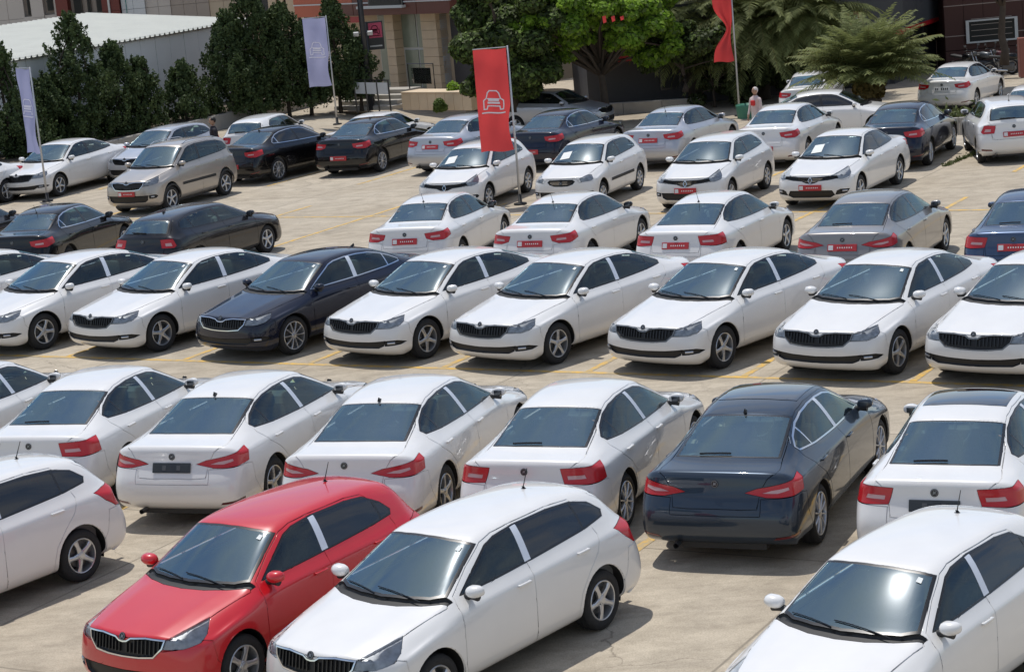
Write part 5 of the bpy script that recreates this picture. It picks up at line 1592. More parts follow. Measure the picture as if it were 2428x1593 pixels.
# far left office block behind the shed
F1 = Facade((-20, 112), -6, 'office_block', 'grey beige office block with dark red bays rising behind the shed roof')
uL, _ = F1.uv(-60, 20); uR, _ = F1.uv(600, 20)
F1.slab('wall', uL - 6, uR, 0, 14, -8, -.3, M['bg_brown'])
def seg(x0, x1, mat, nm='wall_panel', d=.0, nz=4, nu=1, top=13.5):
    a, _ = F1.uv(x0, 20); b_, _ = F1.uv(x1, 20); grid_panels(F1, a, b_, 0.2, top, nu, nz * 2, mat, nm, -.3, d)
seg(-60, 56, M['bg_grey'], nu=3); seg(74, 104, M['bg_grey'], d=.1); seg(128, 137, M['bg_grey'])
seg(137, 166, M['maroon'], d=.35, nz=2); seg(246, 288, M['maroon'], d=.35, nz=2, nu=2)
seg(290, 346, M['offwhite'], d=.15, nu=2, nz=2); seg(346, 405, M['bg_grey'], nu=2); seg(405, 496, M['bg_brown'], nu=3, d=-.05); seg(496, 598, M['tan2'], nu=3, d=-.1)
for x0, y0, x1, y1 in ((57, -30, 73, 38), (105, -30, 127, 27), (168, -30, 196, 40), (200, -30, 216, 32), (222, -30, 244, 30)):
    w_ = F1.px('window', x0, y0, x1, y1, -.25, -.08, M['trim']); F1.px('pane', x0 + 2, y0, x1 - 2, y1 - 2, -.08, -.05, M['winglass'], w_)
F1.px('wall_panel', 56, 38, 137, 56, -.3, .02, M['bg_grey'])
F1.px('wall_panel', 166, 34, 246, 60, -.3, .02, M['tan2'])
F1.px('downpipe', 260, -30, 264, 36, .36, .46, M['frame_white']); F1.px('coloured_strip', 296, -30, 303, 32, .16, .22, M['teal'])

# tan building with slits, left of the red canopy
F2 = Facade((-11.5, 99), -8, 'tan_building', 'tan rendered building with dark upright slits behind the second white flag')
u0, _ = F2.uv(598, 60); u1, _ = F2.uv(772, 60)
F2.slab('wall', u0 + .15, u1, 0, 11, -6, -.12, M['trim'])
for x0, x1 in ((600, 632), (650, 664), (668, 690), (697, 706), (714, 738), (745, 772)):
    F2.px('wall_panel', x0, -40, x1, 250, -.12, .12, M['tan2'] if x0 < 700 else M['tan'])
F2.px('wall_panel', 632, 60, 650, 250, -.12, .05, M['bg_brown'])
F2.px('cross_panel', 600, 120, 772, 250, .12, .18, M['tan2'])

# shop building with the red canopy, stone piers, glass front
F3 = Facade((-4.9, 90), -51.5, 'shop_building', 'shop building with a rust red canopy, tan stone piers and tall greenish windows')
a0, zc = F3.uv(745, 38); a1, _ = F3.uv(1115, 25)
F3.slab('wall', a0, a1 + .3, -.0, 9, -7, -.45, M['tan2'])
nb = 5
for k in range(nb):
    b0 = a0 + (a1 - a0) * k / nb; b1 = a0 + (a1 - a0) * (k + 1) / nb
    mt_ = M['rust'] if k in (0, 1, 4) else M['rustdark']
    F3.slab('canopy_panel', b0 + .01, b1 - .01, zc + .55, zc + 2.0, -.4, 1.0 + .01 * (k % 2), mt_)
    F3.slab('canopy_panel', b0 + .01, b1 - .01, zc + .02, zc + .50, -.4, .98 + .01 * (k % 2), M['rustdark'] if k not in (0,) else M['rust'])
F3.slab('canopy_line', a0, a1, zc + .50, zc + .55, .9, 1.03, M['frame_white'])
bw = F3.px('window', 918, -40, 1005, 8, .95, 1.06, M['trim']); F3.px('sill', 900, 8, 1010, 14, 1.0, 1.2, M['frame_white'], bw); F3.px('pane', 922, -40, 1000, 6, 1.06, 1.08, M['winglass'], bw)
for x0, x1, m_ in ((914, 934, 'tan'), (1000, 1036, 'tan')):              # stone piers laid in courses
    ua, zt_ = F3.uv(x0, 34); ub, _ = F3.uv(x1, 34)
    for j in range(9):
        F3.slab('stone_block', ua, ub, .0 + zc * j / 9 + .006, zc * (j + 1) / 9 - .006, -.45, .10 + .008 * (j % 2), M['tan'])
ua, _ = F3.uv(880, 40); ub, _ = F3.uv(914, 40)
F3.slab('window', ua, ub, .1, zc, -.45, -.3, M['frame_white']); F3.slab('pane', ua + .06, ub - .06, .2, zc - .1, -.3, -.27, M['winglass_g'])
ua, _ = F3.uv(934, 40); ub, _ = F3.uv(1000, 40)
wn_ = F3.slab('window', ua, ub, .05, zc, -.45, -.33, M['frame_white'])
um = ua + (ub - ua) * .56; zm_ = F3.uv(965, 118)[1]
for p0, p1, q0, q1 in ((ua + .06, um - .05, zm_ + .05, zc - .06), (um + .05, ub - .06, zm_ + .05, zc - .06), (ua + .12, um - .05, .1, zm_ - .05), (um + .05, ub - .06, .1, zm_ - .05)):
    F3.slab('pane', p0, p1, q0, q1, -.33, -.30, M['winglass_g'], parent=wn_)
F3.px('wall_panel', 1036, 34, 1045, 235, -.45, -.1, M['offwhite']); F3.px('recess_wall', 1046, 34, 1120, 300, -.45, -.40, M['dgrey2'])
F3.px('plinth', 880, 210, 1110, 300, -.45, .05, M['tan2'])
F3.px('fascia_sign', 850, 34, 905, 48, 1.05, 1.12, M['redstripe'])

# upper grey volume behind the trees
F4 = Facade((0, 100), -4, 'grey_upper_building', 'grey building seen over the dark tree')
u0, _ = F4.uv(1112, 10); u1, _ = F4.uv(1420, 10)
F4.slab('wall', u0, u1, 0, 12, -8, 0, M['bg_grey']); F4.px('window', 1150, 24, 1230, 120, 0, .06, M['winglass'])

# dark showroom with the red stripe
F5 = Facade((6.2, 80), 3, 'dark_showroom', 'dark grey showroom with a red stripe along its fascia behind the palms')
c0, zs1 = F5.uv(2140, 72); cL, zt1 = F5.uv(1380, 18); ct, ztop = F5.uv(2140, 4)
F5.slab('wall', cL, c0 - .5, -1, zs1 - .1, -6, -.3, M['dgrey2'])
nn_ = 7
for k in range(nn_):
    b0 = cL + (c0 - cL) * k / nn_; b1 = cL + (c0 - cL) * (k + 1) / nn_
    F5.slab('fascia_panel', b0 + .008, b1 - .008, zs1 + .06, zs1 + 1.75, -.3, .30 + .006 * (k % 2), M['dgrey'])
F5.slab('red_stripe', cL, c0, zs1 - .14, zs1 + .06, -.3, .32, M['redstripe'])
F5.slab('roof_edge', cL, c0 + .02, zs1 + 1.75, zs1 + 1.83, -6, .34, M['concrete'])
F5.slab('upper_wall', cL, c0 + 4, zs1 + 1.83, zs1 + 6, -6, -3, M['tan2'])
for k in range(8):
    x0 = 1560 + k * 70
    w_ = F5.px('window', x0, 100, x0 + 58, 215, -.3, -.2, M['trim']); F5.px('pane', x0 + 5, 104, x0 + 53, 210, -.2, -.17, M['winglass'], w_)
sg = F5.px('sign_board', 1975, 28, 2036, 52, .33, .45, M['redstripe'])
for k in range(4): F5.px('sign_letter', 1984 + k * 12, 36, 1992 + k * 12, 44, .45, .47, M['frame_white'], sg)
# side face receding to the right
Pc = F5.O + F5.u * c0
F6 = Facade((Pc.x, Pc.y + .01), 62, 'showroom_side', 'receding side of the dark showroom with the red stripe turning its corner', 'building')
s1, _ = F6.uv(2240, 40)
for k in range(3): F6.slab('fascia_panel', s1 * k / 3 + .01, s1 * (k + 1) / 3 - .01, zs1 + .06, zs1 + 1.9, -1.5, .0 + .006 * (k % 2), M['dgrey'])
F6.slab('red_stripe', 0.02, s1, zs1 - .10, zs1 + .06, -1.4, .02, M['redstripe'])
F6.slab('wall', .02, s1, -1, zs1 - .10, -1.5, -.4, M['dgrey2'])
for k in range(3): 
    w_ = F6.slab('window', s1 * (k + .15) / 3, s1 * (k + .85) / 3, .3, zs1 - .2, -.4, -.3, M['trim']); F6.slab('pane', s1 * (k + .2) / 3, s1 * (k + .8) / 3, .35, zs1 - .25, -.3, -.28, M['winglass'], parent=w_)
# red brown building on the right
F7 = Facade((17.6, 83.5), -3, 'red_brown_building', 'dark red brown building with a white framed window in the top right corner')
r0, _ = F7.uv(2241, 100); r1, _ = F7.uv(2520, 100)
F7.slab('wall', r0, r1 + 4, -1, 9, -6, -.1, M['redbrown'])
zA = F7.uv(2260, 87)[1]; zB = F7.uv(2260, 15)[1]
for (za, zb) in ((-.9, -.03), (0, zA - .015), (zA + .015, zB - .015), (zB + .015, zB + 1.3), (zB + 1.33, zB + 2.6)):
    for k in range(6): F7.slab('wall_panel', r0 + (r1 - r0) * k / 6 + .008, r0 + (r1 - r0) * (k + 1) / 6 - .008, za, zb, -.1, .03, M['redbrown'])
F7.slab('joint_strip', r0, r1, zA - .015, zA + .015, -.1, .045, M['line']); F7.slab('joint_strip', r0, r1, zB - .015, zB + .015, -.1, .045, M['line'])
wu0, wz1 = F7.uv(2291, 37); wu1, wz0 = F7.uv(2410, 112)
fw = F7.slab('window', wu0, wu1, wz0 + .35, wz1 - .25, .03, .10, M['winglass'])
for (p0, p1, q0, q1) in ((wu0 - .06, wu0 + .06, wz0 + .3, wz1 - .2), (wu1 - .06, wu1 + .06, wz0 + .3, wz1 - .2), (wu0 + .06, wu1 - .06, wz1 - .26, wz1 - .2), (wu0 + .06, wu1 - .06, wz0 + .3, wz0 + .36)):
    F7.slab('window_frame', p0, p1, q0, q1, .08, .16, M['frame_white'], parent=fw)
for k in range(4): F7.slab('blind_slat', wu0 + .15, wu1 - .15, wz0 + .55 + k * .22, wz0 + .57 + k * .22, .10, .115, M['bg_brown'], parent=fw)
bm = bmesh.new(); pr = at(2424, 170, 71); box(bm, (pr.x + .9, pr.y, .65), (2.0, .3, 1.3), bevel=.02)
rw = bm_obj('brick_red_wall', bm, simple('brick_red_render', (.24, .085, .06), .8, var=.15)); tag(rw, 'low brick red wall end at the right frame edge beside the motorbikes', 'wall')

# ---- stairs, planter wall, railing before the shop
def gat(px, py): return gnd(px, py)
g0 = Vector((-2.9, 79.2, 0)); pdir = Vector((.62, -.78, 0))
wall_strip('planter_wall', (-2.95, 80.2, 0), (-.35, 77.5, 0), .62, .9, M['tan'], 'tan stone planter wall at the foot of the steps', 'wall', cope=.05, stones=.45)
st_root = empty('steps', (-5.2, 81.5, 0)); tag(st_root, 'pale steps with a landing leading up to the shop entrance', 'steps')
for k in range(4):
    bm = bmesh.new(); box(bm, (.9 + k * .10, .35 + k * .40, .075 + .15 * k), (3.0, 1.6 - .25 * k, .15), rot=Matrix.Rotation(math.radians(-40), 3, 'Z'), bevel=.01)
    bm_obj('step', bm, M['concrete'], st_root)
rl = empty('railing', (-5.0, 80.6, 0)); tag(rl, 'white panelled railing with black posts beside the steps', 'railing')
for k in range(4):
    q = pdir * (k * .72) 
    bm = bmesh.new(); box(bm, q + Vector((0, 0, .62)), (.06, .06, 1.24)); bm_obj('post', bm, M['trim'], rl)
    if k < 3:
        R_ = Matrix.Rotation(math.atan2(pdir.y, pdir.x), 3, 'Z')
        bm = bmesh.new(); box(bm, q + pdir * .36 + Vector((0, 0, .92)), (.62, .03, .42), rot=R_); bm_obj('white_panel', bm, M['offwhite'], rl)
        bm = bmesh.new(); box(bm, q + pdir * .36 + Vector((0, 0, 1.22)), (.72, .04, .04), rot=R_); bm_obj('handrail', bm, M['trim'], rl)
rl2 = empty('railing', (-3.0, 81.8, .6)); tag(rl2, 'dark handrail on the upper landing by the shop door', 'railing')
bm = bmesh.new(); tube(bm, [Vector((0, 0, 0)), Vector((0, 0, .95)), pdir * 1.6 + Vector((0, 0, .95)), pdir * 1.6], .025, 6); bm_obj('handrail', bm, M['trim'], rl2)
bm = bmesh.new(); box(bm, pdir * .8 + Vector((0, 0, .5)), (1.2, .02, .6), rot=Matrix.Rotation(math.atan2(pdir.y, pdir.x), 3, 'Z')); bm_obj('glass_panel', bm, M['lens'], rl2)

# ---- small bush by the planter
def bush(px, py, Yd, r, label, mat, seed, n=500, size=.07, name='small_bush', cat='bush'):
    p = at(px, py, Yd); root = empty(name, (p.x, p.y, 0)); tag(root, label, cat)
    P, N = crown_points([((0, 0, p.z), (r, r, r * 1.1), 1), ((r * .6, 0, p.z - r * .4), (r * .7, r * .7, r * .6), .5), ((-r * .5, 0, p.z - r * .5), (r * .6, r * .6, r * .6), .4)], n, seed)
    leaves_obj('foliage', P, N, size, mat, root, seed)
    bm = bmesh.new(); tube(bm, [(0, 0, 0), (.02, 0, max(.05, p.z))], [.02, .012], 6); bm_obj('stem', bm, M['wood'], root)
bush(1042, 250, 77.6, .22, 'small round bush before the tan planter wall', M['leaf_mid'], 40)
bush(1075, 212, 78.6, .26, 'light green young plant beside the dark tree', M['leaf_green'], 41, 300)

# ---- light pole and the black sign
p = gnd(880, 262); pole = empty('lamp_post', (p.x, p.y, 0)); tag(pole, 'tall dark grey lamp post with two floodlights left of the black sign', 'lamp post')
bm = bmesh.new(); tube(bm, [(0, 0, 0), (0, 0, 9.0)], [.12, .09], 12); bm_obj('pole', bm, simple('pole_grey', (.06, .065, .075), .4, .5), pole, True)
zf_ = at(862, 80, p.y).z
for s_ in (-1, 1):
    bm = bmesh.new(); box(bm, (s_ * .26, -.1, zf_), (.20, .10, .16), rot=Matrix.Rotation(math.radians(20), 3, 'X'), bevel=.02); fl_ = bm_obj('floodlight', bm, M['frame_white'], pole)
bm = bmesh.new(); tube(bm, [(-.34, 0, zf_), (.34, 0, zf_)], .03, 6); bm_obj('bracket', bm, M['steel'], pole)
def car_logo(frame, w, mat, parent, th=.02, name='car_outline'):
    """front view of a car drawn with raised strokes. frame(x, y, off) -> point"""
    out = [(-.50, -.42), (-.50, .02), (-.36, .12), (-.28, .40), (-.18, .50), (.18, .50), (.28, .40), (.36, .12), (.50, .02), (.50, -.42), (.34, -.42), (.30, -.26), (-.30, -.26), (-.34, -.42), (-.50, -.42)]
    def stroke(pts, half):
        bm = bmesh.new()
        for i in range(len(pts) - 1):
            a = Vector(pts[i]); b = Vector(pts[i + 1]); d = (b - a); L_ = d.length; d.normalize(); n_ = Vector((-d.y, d.x)) * half
            a = a - d * half * .6; b = b + d * half * .6; K = max(1, int(L_ / .15))
            for k in range(K):
                p0 = a.lerp(b, k / K); p1 = a.lerp(b, (k + 1) / K)
                for off in (th, -th):
                    v_ = [bm.verts.new(frame(q.x * w, q.y * w, off)) for q in (p0 + n_, p0 - n_, p1 - n_, p1 + n_)]
                    bm.faces.new(v_)
        bm_obj(name, bm, mat, parent)
    stroke(out, .030)
    stroke([(-.30, .10), (.30, .10)], .028); stroke([(-.24, .04), (.24, .04)], .055); stroke([(-.28, -.10), (.28, -.10)], .05)
    stroke([(-.60, -.60), (.60, -.60)], .035)
sp_ = gnd(885, 258); sign = empty('sign', (sp_.x, sp_.y, 0)); tag(sign, 'black upright sign with a pink red car emblem on a dark post', 'sign')
zt_ = at(895, 50, sp_.y).z; zb_ = at(895, 118, sp_.y).z
bm = bmesh.new(); tube(bm, [(0, 0, 0), (0, 0, zt_)], .10, 10); bm_obj('post', bm, M['trim'], sign, True)
bm = bmesh.new(); box(bm, (.34, 0, (zt_ + zb_) / 2), (.66, .12, zt_ - zb_), bevel=.01); bm_obj('board', bm, M['trim'], sign)
M['pinkred'] = simple('pink_red_print', (.50, .06, .12), .5)
zc_ = zb_ + (zt_ - zb_) * .68
bm = bmesh.new(); box(bm, (.38, -.063, zc_), (.50, .006, .56)); bm_obj('emblem_patch', bm, M['pinkred'], sign)
car_logo(lambda x, y, off: Vector((.36 + x, -.072, zc_ + y)), .34, M['offwhite'], sign, .001)
bm = bmesh.new(); box(bm, (.36, -.065, zb_ + .14), (.46, .008, .05)); bm_obj('lettering', bm, M['frame_white'], sign)

# ---- flags
M['flag_white'] = simple('white_flag_cloth', (.46, .47, .70), .8, var=.05)
M['flag_red'] = simple('red_flag_cloth', (.74, .07, .07), .75, var=.1, vscale=2)
M['print_white'] = simple('white_print', (.80, .74, .78), .7)
M['print_lilac'] = simple('pale_lilac_print', (.86, .84, .97), .7)
M['pole'] = simple('aluminium_pole', (.55, .55, .56), .4, .5)
for k_ in ('flag_white', 'flag_red'):
    nt = M[k_].node_tree; b = nt.nodes['Principled BSDF']; o = nt.nodes['Material Output']
    tl = nt.nodes.new('ShaderNodeBsdfTranslucent'); mx = nt.nodes.new('ShaderNodeMixShader'); mx.inputs[0].default_value = .42
    src = b.inputs['Base Color'].links[0].from_socket; nt.links.new(src, tl.inputs[0]); nt.links.new(b.outputs[0], mx.inputs[1]); nt.links.new(tl.outputs[0], mx.inputs[2]); nt.links.new(mx.outputs[0], o.inputs[0])
def flag(x, y, H_, w, h, ang, lean, colr, label, logo, amp, seed, twist=0.0, ztop=None, widthf=None, group='banner flags between the cars'):
    root = empty('flag', (x, y, 0)); tag(root, label, 'flag', group)
    bm = bmesh.new(); tube(bm, [(0, 0, 0), (lean[0] * .5, lean[1] * .5, H_ * .5), (lean[0], lean[1], H_)], [.032, .026, .018], 10); bm_obj('pole', bm, M['pole'], root, True)
    bm = bmesh.new(); lathe(bm, [(0, .16), (.04, .16), (.06, .05), (.25, .045), (.26, .001)], 14, 'Z'); bm_obj('pole_foot', bm, M['plastic'], root, True)
    d = Vector((math.cos(ang), math.sin(ang), 0)); n_ = Vector((-d.y, d.x, 0)); zt = ztop or H_ - .05
    ph = seed * 1.7
    def f(u, v, off=0.0):      # u 0..1 from the pole outwards, v 0..1 from the top down
        ww = w * (widthf(v) if widthf else 1.0)
        a = twist * v; dd = (d * math.cos(a) + n_ * math.sin(a)); nn = (n_ * math.cos(a) - d * math.sin(a))
        wv = amp * (math.sin(u * 4.2 + v * 5.0 + ph) * .5 * u + math.sin(v * 9 + u * 2 + ph * 2) * .28 + .25 * math.sin(u * 9 - v * 4 + ph)) * (min(1, v * 5 + .12))
        lx = Vector((lean[0], lean[1], 0)) * ((zt - v * h) / H_)
        sag = .10 * v * u * math.sin(v * 3)
        slack = .10 * w * max(0, math.sin((v - .55) / .45 * math.pi)) * (1 - u) if v > .55 else 0
        return lx + dd * (u * ww + .04 + slack) + nn * (wv + off) + Vector((0, 0, zt - v * h - sag * .3 - .02 * math.sin(u * 6)))
    nu, nv = 14, 40; bm = bmesh.new()
    g = [[bm.verts.new(f(i / nu, j / nv)) for i in range(nu + 1)] for j in range(nv + 1)]
    for j in range(nv):
        for i in range(nu): bm.faces.new((g[j][i], g[j + 1][i], g[j + 1][i + 1], g[j][i + 1]))
    cl_ = bm_obj('cloth', bm, M['flag_' + colr], root, True)
    bm = bmesh.new(); tube(bm, [f(0, 0) + Vector((0, 0, .02)), f(1, 0) + Vector((0, 0, .02))], .012, 6); bm_obj('top_arm', bm, M['pole'], root)
    if logo:
        car_logo(lambda x_, y_, off: f(min(1, max(0, .5 + x_ / w * logo[1])), logo[0] - y_ / h, off), .60 * w, M['print_white'] if colr == 'red' else M['print_lilac'], root, .006)
    return root
flag(.50, 51.92, 3.86, .80, 2.46, math.radians(180), (.03, 0), 'red', 'large red banner flag with a white car outline near the middle of the lot', (.50, -1), .12, 1)
flag(-12.95, 61.56, 3.86, .74, 2.42, math.radians(197 - 65), (.0, 0), 'white', 'white banner flag at the left, turned almost edge-on', (.45, -1), .09, 2, group='banner flags between the cars')
flag(-5.50, 76.57, 3.86, .80, 2.40, math.radians(184), (0, 0), 'white', 'white banner flag with a pale car outline before the shrubs', (.45, -1), .10, 3)
fl4 = flag(8.6, 74.6, 5.4, .62, 2.72, math.radians(186), (0, 0), 'red', 'twisted red banner flag hanging in before the palms', None, .16, 5, ztop=4.45, widthf=lambda v: .95 - .70 * math.exp(-((v - .62) / .16) ** 2) + .1 * v); fl4.scale = (1.11,) * 3; fl4.location.z = -.8
bm = bmesh.new(); lathe(bm, [(0, .42), (.42, .46), (.46, .46), (.46, .40), (.36, .38), (.36, .001)], 20, 'Z')
pl = bm_obj('planter_tub', bm, simple('green_plastic', (.05, .20, .13), .5, var=.15), None, True); pl.location = (8.85, 73.8, -.8); tag(pl, 'green round tub beside the right flagpole', 'planter')

# ---- trees
def tree(x, y, trunk_top, r0, clumps, per, size, mat, label, seed, up=.6, name='tree', extra=None):
    root = empty(name, (x, y, 0)); tag(root, label, 'tree')
    P, N = crown_points(clumps, per, seed, up); leaves_obj('crown', P, N, size, mat, root, seed)
    if extra is not None:
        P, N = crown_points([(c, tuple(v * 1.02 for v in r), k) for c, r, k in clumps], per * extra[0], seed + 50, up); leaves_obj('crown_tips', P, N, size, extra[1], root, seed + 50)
    bm = bmesh.new(); branches(bm, (0, 0, -.02), trunk_top, r0, [c for c in clumps], seed); bm_obj('trunk', bm, M['wood'], root, True)
    return root
def clumpset(cx, cy, cz, rx, ry, rz, n, rr, seed, flat=.7):
    rg = random.Random(seed); out = []
    while len(out) < n:
        a = [rg.uniform(-1, 1) for _ in range(3)]
        q = a[0] ** 2 + a[1] ** 2 + a[2] ** 2
        if q > 1 or (q < .22 and len(out) > n * .25): continue
        r = rr * rg.uniform(.6, 1.25); out.append(((cx + a[0] * rx, cy + a[1] * ry, cz + a[2] * rz), (r, r, r * flat), r * r))
    return out
# big dark tree in the middle
pd = at(1215, 200, 75.5)
tree(pd.x, pd.y, (0.1, 0, 2.2), .17, clumpset(0, 0, 3.0, 2.05, 1.8, 1.9, 30, .62, 21) + clumpset(-.1, -.3, 1.45, 1.7, 1.2, .8, 16, .45, 22), 2600, .12, M['leaf_deep'], 'big dark leafy tree behind the large red flag', 21, extra=(.45, M['leaf_mid']))  # paler extra leaves put the sunlit tips into the leaf colour
# bright green tree
pg = gnd(1437, 292, -.8)
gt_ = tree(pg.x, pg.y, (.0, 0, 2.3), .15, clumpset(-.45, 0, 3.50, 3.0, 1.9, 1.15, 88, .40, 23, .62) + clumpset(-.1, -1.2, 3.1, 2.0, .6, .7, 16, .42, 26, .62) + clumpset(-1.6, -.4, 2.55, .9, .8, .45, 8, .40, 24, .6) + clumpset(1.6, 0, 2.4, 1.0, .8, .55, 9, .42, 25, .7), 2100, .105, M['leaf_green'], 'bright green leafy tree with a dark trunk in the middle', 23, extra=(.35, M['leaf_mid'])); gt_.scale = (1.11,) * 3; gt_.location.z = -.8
pt_ = at(2375, 10, 76)
tree(pt_.x, pt_.y, (0, 0, 3.0), .15, clumpset(-.2, 0, 4.1, 1.7, 1.5, 1.2, 24, .5, 27), 2000, .12, M['leaf_dark'], 'dark green tree reaching in at the top right corner', 27)
# darker growth below and behind the green tree
pb = at(1620, 150, 77)
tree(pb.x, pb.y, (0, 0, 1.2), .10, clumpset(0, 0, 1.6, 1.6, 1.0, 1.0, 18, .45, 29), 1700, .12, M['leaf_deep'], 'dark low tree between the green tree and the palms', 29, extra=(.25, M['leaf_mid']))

def palm(x, y, th, R, nf, label, seed, e0=80, e1=105, droop=1.0):
    th += .8; root = empty('palm_tree', (x, y, -.8)); tag(root, label, 'palm')
    rg = np.random.default_rng(seed)
    bm = bmesh.new(); n = 9
    pts = [(0, 0, th * i / n) for i in range(n + 1)]
    tube(bm, pts, [.36 - .04 * math.sin(i * 2.2) for i in range(n + 1)], 12); bm_obj('trunk', bm, M['wood'], root, True)
    spine = bmesh.new(); P = []; 
    quads = []
    for k in range(nf):
        az = 2 * math.pi * (k * .618 % 1) + rg.uniform(-.1, .1); t_ = k / nf
        el = math.radians(e0 - e1 * t_ ** .8 + rg.uniform(-8, 8)); L_ = R * rg.uniform(.85, 1.12)
        d = Vector((math.cos(az), math.sin(az), 0)); seg_ = 14; p = Vector((0, 0, th)); e = el; sp_pts = [p.copy()]
        for s in range(seg_):
            p = p + (d * math.cos(e) + Vector((0, 0, math.sin(e)))) * (L_ / seg_); e -= math.radians(5.5 + 2.5 * s / seg_) * droop * (1.0 if el > 0 else .6); sp_pts.append(p.copy())
        if k % 2 == 0: tube(spine, sp_pts[::2], [.022, .02, .016, .012, .01, .008, .005, .004][:len(sp_pts[::2])], 4, False)
        side = Vector((-d.y, d.x, 0))
        for s in range(2, seg_ + 1):
            for sub in (0, .25, .5, .75):
                a = sp_pts[s - 1].lerp(sp_pts[s], sub); tg_ = (sp_pts[s] - sp_pts[s - 1]).normalized()
                ll = .52 * math.sin(math.pi * min(.97, (s + sub) / seg_ * .85 + .12)) + .08
                for sd_ in (1, -1):
                    dr = (side * sd_ * .80 + tg_ * .62 + Vector((0, 0, rg.uniform(-.42, .10)))).normalized()
                    wv = tg_.cross(dr).cross(dr).normalized() * .017
                    mid = a + dr * ll * .55 + Vector((0, 0, -.015)); tip = a + dr * ll + Vector((0, 0, -.09 * ll - .02))
                    quads.append((a - wv * .6, a + wv * .6, mid + wv, mid - wv)); quads.append((mid - wv, mid + wv, tip + wv * .2, tip - wv * .2))
    co = np.array([[tuple(v) for v in q] for q in quads], dtype=np.float32).reshape(-1, 3); n = len(quads)
    me = bpy.data.meshes.new('fronds'); me.vertices.add(4 * n); me.vertices.foreach_set('co', co.ravel()); me.loops.add(4 * n); me.loops.foreach_set('vertex_index', np.arange(4 * n, dtype=np.int32))
    me.polygons.add(n); me.polygons.foreach_set('loop_start', np.arange(0, 4 * n, 4, dtype=np.int32)); me.polygons.foreach_set('loop_total', np.full(n, 4, dtype=np.int32)); me.update()
    o = mesh_obj('fronds', me, M['palm'], root)
    bm_obj('frond_stems', spine, M['palm_dry'], root)
    P, N = crown_points([((0, 0, th - .15), (.5, .5, .4), 1)], 900, seed); leaves_obj('dry_crownshaft', P, N, .12, M['palm_dry'], root, seed)
pp = at(1800, 130, 79.5); palm(pp.x, pp.y, 2.1, 3.9, 140, 'broad palm with arching fronds right of the twisted red flag', 31, droop=.85)
pp = at(2060, 200, 69.0); palm(pp.x, pp.y, .45, 2.7, 130, 'lower palm with a fan of olive fronds before the showroom', 32, e0=88, e1=60, droop=.62)
pp = at(1640, 100, 80.5); palm(pp.x, pp.y, 2.3, 3.0, 110, 'palm half hidden behind the twisted red flag', 33)

pp = at(1935, 100, 78.0); palm(pp.x, pp.y, 2.2, 2.7, 90, 'palm between the broad one and the low one, in front of the red stripe', 34, droop=.8)
pp = at(1750, 200, 78.5)
for k_, (px_, lab_) in enumerate(((1690, 'dark undergrowth shrub below the palms on the left'), (1790, 'dark undergrowth shrub below the broad palm'), (1880, 'dark undergrowth shrub right of the broad palm'))):
    pq = at(px_, 200, 78.2); rt_ = empty('undergrowth_shrub', (pq.x, pq.y, -.8)); tag(rt_, lab_, 'shrub')
    cs_ = clumpset(0, 0, 1.1, 1.3, .8, 1.0, 14, .42, 90 + k_); P, N = crown_points(cs_, 1500, 90 + k_); leaves_obj('foliage', P, N, .11, M['leaf_deep'], rt_, 90 + k_)
    bm = bmesh.new(); branches(bm, (0, 0, 0), (0, 0, 1.0), .06, cs_, 90 + k_); bm_obj('trunk', bm, M['wood'], rt_, True)
# red cloth in the tree: string of small red flags
bm = bmesh.new(); q0 = at(1428, 40, 73.5)
for k in range(3):
    o = Vector((q0.x + k * .30, q0.y, q0.z - .03 * k)); vv_ = [bm.verts.new(o + Vector(c)) for c in ((0, 0, 0), (.02, .03, -.24 + .05 * k), (.13, 0, -.20 + .05 * k), (.12, .02, .02))]; bm.faces.new(vv_)
rf = bm_obj('bunting', bm, M['flag_red']); tag(rf, 'small red bunting hanging in front of the bright green tree', 'bunting')

# ---- bed edge with weeds before the street on the right, kerbs
e0 = gnd(2262, 292); e1 = gnd(2428, 288)
wall_strip('kerb', (e0.x - .6, e0.y + .4, 0), (e1.x + 4, e1.y - .2, 0), .62, .16, M['kerb'], 'pale kerb at the edge of the lot on the right', 'kerb', kind='structure', stones=.8, z0=-.5)
rg = np.random.default_rng(61); n = 1200
P = np.stack([rg.uniform(e0.x - .2, e1.x + 3, n), np.zeros(n), np.abs(rg.normal(0, .16, n))], 1); P[:, 1] = e0.y + 1.0 + (P[:, 0] - e0.x) * (e1.y - e0.y) / (e1.x - e0.x) + rg.normal(0, .45, n)
gr = leaves_obj('weeds', P, rg.normal(size=(n, 3)), .085, M['grass'], None, 3, asp=3.0); tag(gr, 'strip of dry weeds along the kerb by the street', 'weeds', kind='stuff')
a = gnd(2240, 395); b_ = gnd(2318, 362); n = 500
t = rg.uniform(0, 1, n); P = np.stack([a.x + (b_.x - a.x) * t + rg.normal(0, .05, n), a.y + (b_.y - a.y) * t + rg.normal(0, .05, n), np.abs(rg.normal(0, .03, n))], 1)
gr = leaves_obj('weeds', P, rg.normal(size=(n, 3)), .030, M['grass'], None, 4, asp=2.5); tag(gr, 'weeds growing in the paving joint beside the white hatchback', 'weeds', kind='stuff')
k0 = gnd(1446, 279, -.8); k1 = gnd(1565, 272, -.8)
wall_strip('low_wall', (k0.x - .8, k0.y + 1.2, 0), (k1.x + 1.6, k1.y + .6, 0), .42, .3, M['kerb'], 'low concrete wall before the showroom right of the green tree trunk', 'wall', z0=-.8)

